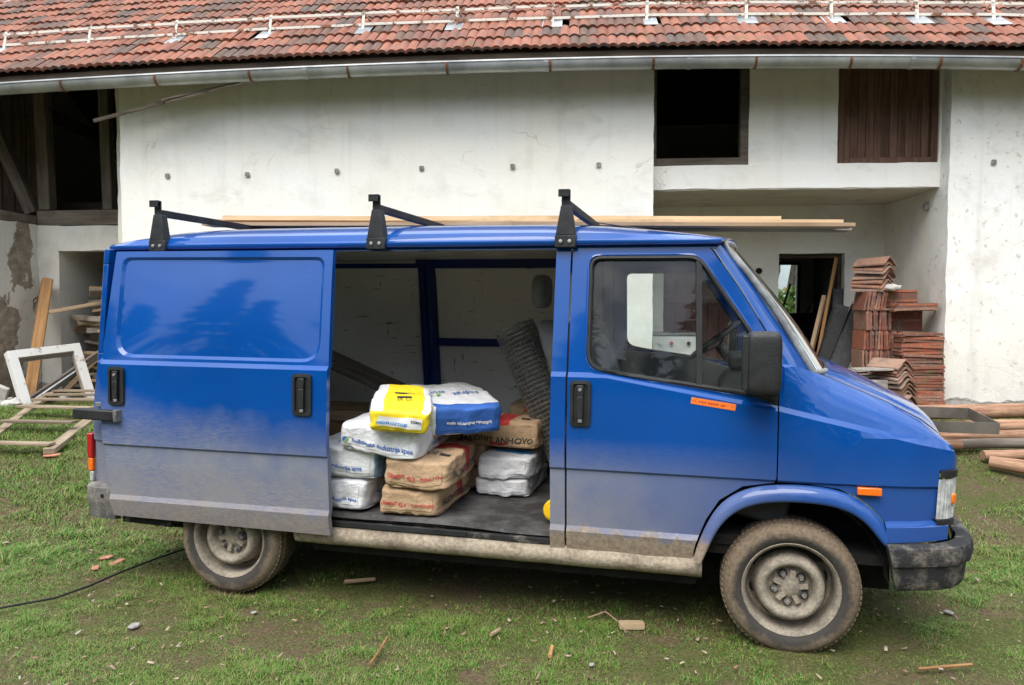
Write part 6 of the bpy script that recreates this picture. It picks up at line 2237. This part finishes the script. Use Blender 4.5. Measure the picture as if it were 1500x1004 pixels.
# wood chips and leaf litter: uncountable
N = 900
cx = rng.uniform(-4.5, 4.5, N); cy = rng.uniform(2.6, 5.6, N) ** 1.0
L_ = rng.uniform(0.008, 0.032, N); W_ = L_ * rng.uniform(0.2, 0.5, N)
an = rng.uniform(0, math.pi, N); tl = rng.normal(0, 0.25, N)
cz = gz_np(cx, cy) + 0.014 + rng.uniform(0, 0.012, N)
u = np.stack([np.cos(an), np.sin(an), tl], 1) * L_[:, None] / 2
v = np.stack([-np.sin(an), np.cos(an), rng.normal(0, 0.2, N)], 1) * W_[:, None] / 2
c0 = np.stack([cx, cy, cz], 1)
up_ = np.array([0, 0, 0.004])
vv = np.stack([c0 - u - v, c0 + u - v, c0 + u + v, c0 - u + v, c0 - u - v + up_, c0 + u - v + up_, c0 + u + v + up_, c0 - u + v + up_], 1).reshape(-1, 3)
b_ = np.arange(N)[:, None, None] * 8
q_ = np.array([[4, 5, 6, 7], [0, 1, 5, 4], [1, 2, 6, 5], [2, 3, 7, 6], [3, 0, 4, 7]])[None]
ch = new_obj('wood_chips', np_mesh('wood_chips', vv, (b_ + q_).reshape(-1, 4), 4), None, 'chips')
tag(ch, 'wood chips and leaf litter scattered over the yard grass', 'wood chips', kind='stuff')

# grass blades: short, patchy, thinner where trodden and under the van
def blades(n, x0, x1, y0, y1, hmin, hmax, wid):
    x = rng.uniform(x0, x1, n); y = rng.uniform(y0, y1, n)
    d = fbm(x * 1.25, y * 1.6, 2.0, 4) * 0.65 + fbm(x * 5.5, y * 5.5, 17.0, 3) * 0.35
    keep = rng.uniform(0, 1, n) < np.clip((d - 0.335) / 0.15, 0.12, 1.0)
    # under the van almost bare
    c_, s_ = math.cos(R(-13.7)), math.sin(R(-13.7))
    lx = (x - 1.2622) * c_ + (y - 3.43) * s_
    ly = -(x - 1.2622) * s_ + (y - 3.43) * c_
    under = (lx > -3.7) & (lx < 0.6) & (ly > 0.15) & (ly < 1.9)
    keep &= ~(under & (rng.uniform(0, 1, n) < 0.75))
    for wx_ in (0.0, -2.9):
        keep &= ~((np.abs(lx - wx_) < 0.16) & (ly > 0.0) & (ly < 0.26))
    # not inside the house
    hx = (x - FH_LOC[0]) * math.cos(-FH_ROT) - (y - FH_LOC[1]) * math.sin(-FH_ROT)
    hy = (x - FH_LOC[0]) * math.sin(-FH_ROT) + (y - FH_LOC[1]) * math.cos(-FH_ROT)
    keep &= hy < -0.02
    x, y, d = x[keep], y[keep], d[keep]
    n = len(x)
    z = gz_np(x, y) - 0.004
    tall = np.clip((d - 0.45) / 0.25, 0, 1)
    tuft = np.clip((fbm(x * 9, y * 9, 31.0, 2) - 0.62) / 0.12, 0, 1)
    h = rng.uniform(hmin, hmax, n) * (0.45 + 0.95 * tall + 0.7 * tuft) * rng.uniform(0.6, 1.25, n)
    a = rng.uniform(0, 2 * math.pi, n)
    ln = h * rng.uniform(0.5, 2.4, n)
    w = wid * rng.uniform(0.6, 1.3, n)
    ca, sa = np.cos(a), np.sin(a)
    px, py = -sa * w / 2, ca * w / 2
    P = np.zeros((n, 5, 3))
    P[:, 0] = np.stack([x - px, y - py, z], 1)
    P[:, 1] = np.stack([x + px, y + py, z], 1)
    mx, my, mz = x + ca * ln * 0.35, y + sa * ln * 0.35, z + h * 0.62
    P[:, 2] = np.stack([mx + px * 0.75, my + py * 0.75, mz], 1)
    P[:, 3] = np.stack([mx - px * 0.75, my - py * 0.75, mz], 1)
    P[:, 4] = np.stack([x + ca * ln, y + sa * ln, z + h * 0.95], 1)
    b = np.arange(n)[:, None, None] * 5
    F = (b + np.array([[0, 1, 2], [0, 2, 3], [3, 2, 4]])[None]).reshape(-1, 3)
    return P.reshape(-1, 3), F
parts_ = [blades(700000, -3.6, 3.6, 2.4, 5.0, 0.007, 0.024, 0.0027), blades(210000, -7.6, -1.6, 4.6, 9.2, 0.012, 0.040, 0.0048), blades(110000, 1.4, 7.0, 4.4, 9.2, 0.012, 0.038, 0.0046), blades(60000, -3.0, 3.0, 5.0, 9.2, 0.02, 0.05, 0.006)]
vs_, fs_, o_ = [], [], 0
for P_, F_ in parts_:
    vs_.append(P_); fs_.append(F_ + o_); o_ += len(P_)
gr_o = new_obj('grass', np_mesh('grass', np.concatenate(vs_), np.concatenate(fs_), 3), None, 'grass')
tag(gr_o, 'short patchy yard grass around the van', 'grass', kind='stuff')

# ---------------------------------------------------------------- trees: bare one seen through the house window, spruces behind the viewer
def bare_tree(x, y, h, seed, label):
    random.seed(seed)
    e = empty('bare_tree', (x, y, gz(x, y)))
    tr, cr = MB(), MB()
    def grow(p, d, L_, r_, lv, mb):
        q = p + d * L_
        mid = (p + q) / 2 + Vector((random.uniform(-1, 1), random.uniform(-1, 1), 0)) * L_ * 0.07
        mb.tube([p, mid, q], [r_, r_ * 0.85, r_ * 0.65], 5 if lv else 8, cap=False)
        if lv >= 5: return
        for _ in range(3 if lv < 4 else 2):
            ax = Vector((random.uniform(-1, 1), random.uniform(-1, 1), random.uniform(-0.3, 1))).normalized()
            nd = (d + ax * random.uniform(0.45, 0.85)).normalized()
            grow(p.lerp(q, random.uniform(0.55, 1.0)), nd, L_ * random.uniform(0.55, 0.78), r_ * 0.58, lv + 1, cr)
    grow(Vector((0, 0, 0)), Vector((0.03, 0, 1)), h * 0.30, 0.14, 0, tr)
    tr.build('trunk', 'bark_grey', e, smooth=60, fix=False)
    cr.build('crown', 'bark_grey', e, fix=False)
    tag(e, label, 'tree')
q = hw(3.9, 10.5, 0)
bare_tree(q.x, q.y, 8.0, 5, 'leafless tree seen through the far window of the house')
q = hw(5.1, 12.5, 0)
bare_tree(q.x, q.y, 9.5, 8, 'second leafless tree behind the house, farther off')
def shrub(x, y, rad, label):
    e = empty('shrub', (x, y, gz(x, y)))
    n = 2600
    d = rng.normal(0, 1, (n, 3)); d /= np.linalg.norm(d, axis=1)[:, None]
    r_ = rad * rng.uniform(0.4, 1.0, n) ** 0.5
    c = d * r_[:, None] * np.array([1, 1, 0.7]) + np.array([0, 0, rad * 0.7])
    s_ = 0.06
    tri = c[:, None, :] + rng.normal(0, s_, (n, 3, 3))
    new_obj('leaves', np_mesh('leaves', tri.reshape(-1, 3), np.arange(n * 3).reshape(-1, 3), 3), e, 'grass')
    mb = MB()
    for k in range(7):
        a = k * 0.9
        mb.tube([(0, 0, 0), (math.cos(a) * rad * 0.4, math.sin(a) * rad * 0.4, rad * 0.9)], 0.015, 5)
    mb.build('stem', 'bark_grey', e)
    tag(e, label, 'shrub')
q = hw(4.1, 8.4, 0); shrub(q.x, q.y, 1.15, 'green shrub outside the far window of the house')
random.seed(21)
def spruce(x, y, h, rad, label):
    e = empty('spruce_tree', (x, y, gz(x, y) - 0.1))
    mb = MB(); mb.tube([(0, 0, 0), (0, 0, h * 0.5), (0, 0, h)], [0.22, 0.13, 0.02], 8); mb.build('trunk', 'bark_grey', e)
    n = 2600
    t_ = rng.uniform(0, 1, n) ** 0.8
    z = h * (0.10 + 0.90 * t_)
    a = rng.uniform(0, 2 * math.pi, n)
    rr = rad * (1 - t_) * (0.75 + 0.35 * np.sin(t_ * 60)) * rng.uniform(0.35, 1.0, n) ** 0.5
    c = np.stack([np.cos(a) * rr, np.sin(a) * rr, z - rr * 0.25], 1)
    tri = c[:, None, :] + rng.normal(0, 1, (n, 3, 3)) * np.array([0.30, 0.30, 0.14])
    new_obj('crown', np_mesh('crown', tri.reshape(-1, 3), np.arange(n * 3).reshape(-1, 3), 3), e, 'needles')
    tag(e, label, 'spruce', 'spruces across the yard')
for k in range(34):
    ang = R(-118 + 8.0 * k * 0.9)
    dist = 19 + (k * 7 % 5) * 1.9
    spruce(math.sin(ang) * dist, -math.cos(ang) * dist, 8.8 + (k * 5 % 7) * 0.62, 3.1 + (k % 3) * 0.3, 'dark spruce in the tree belt across the yard, mirrored in the van paint')
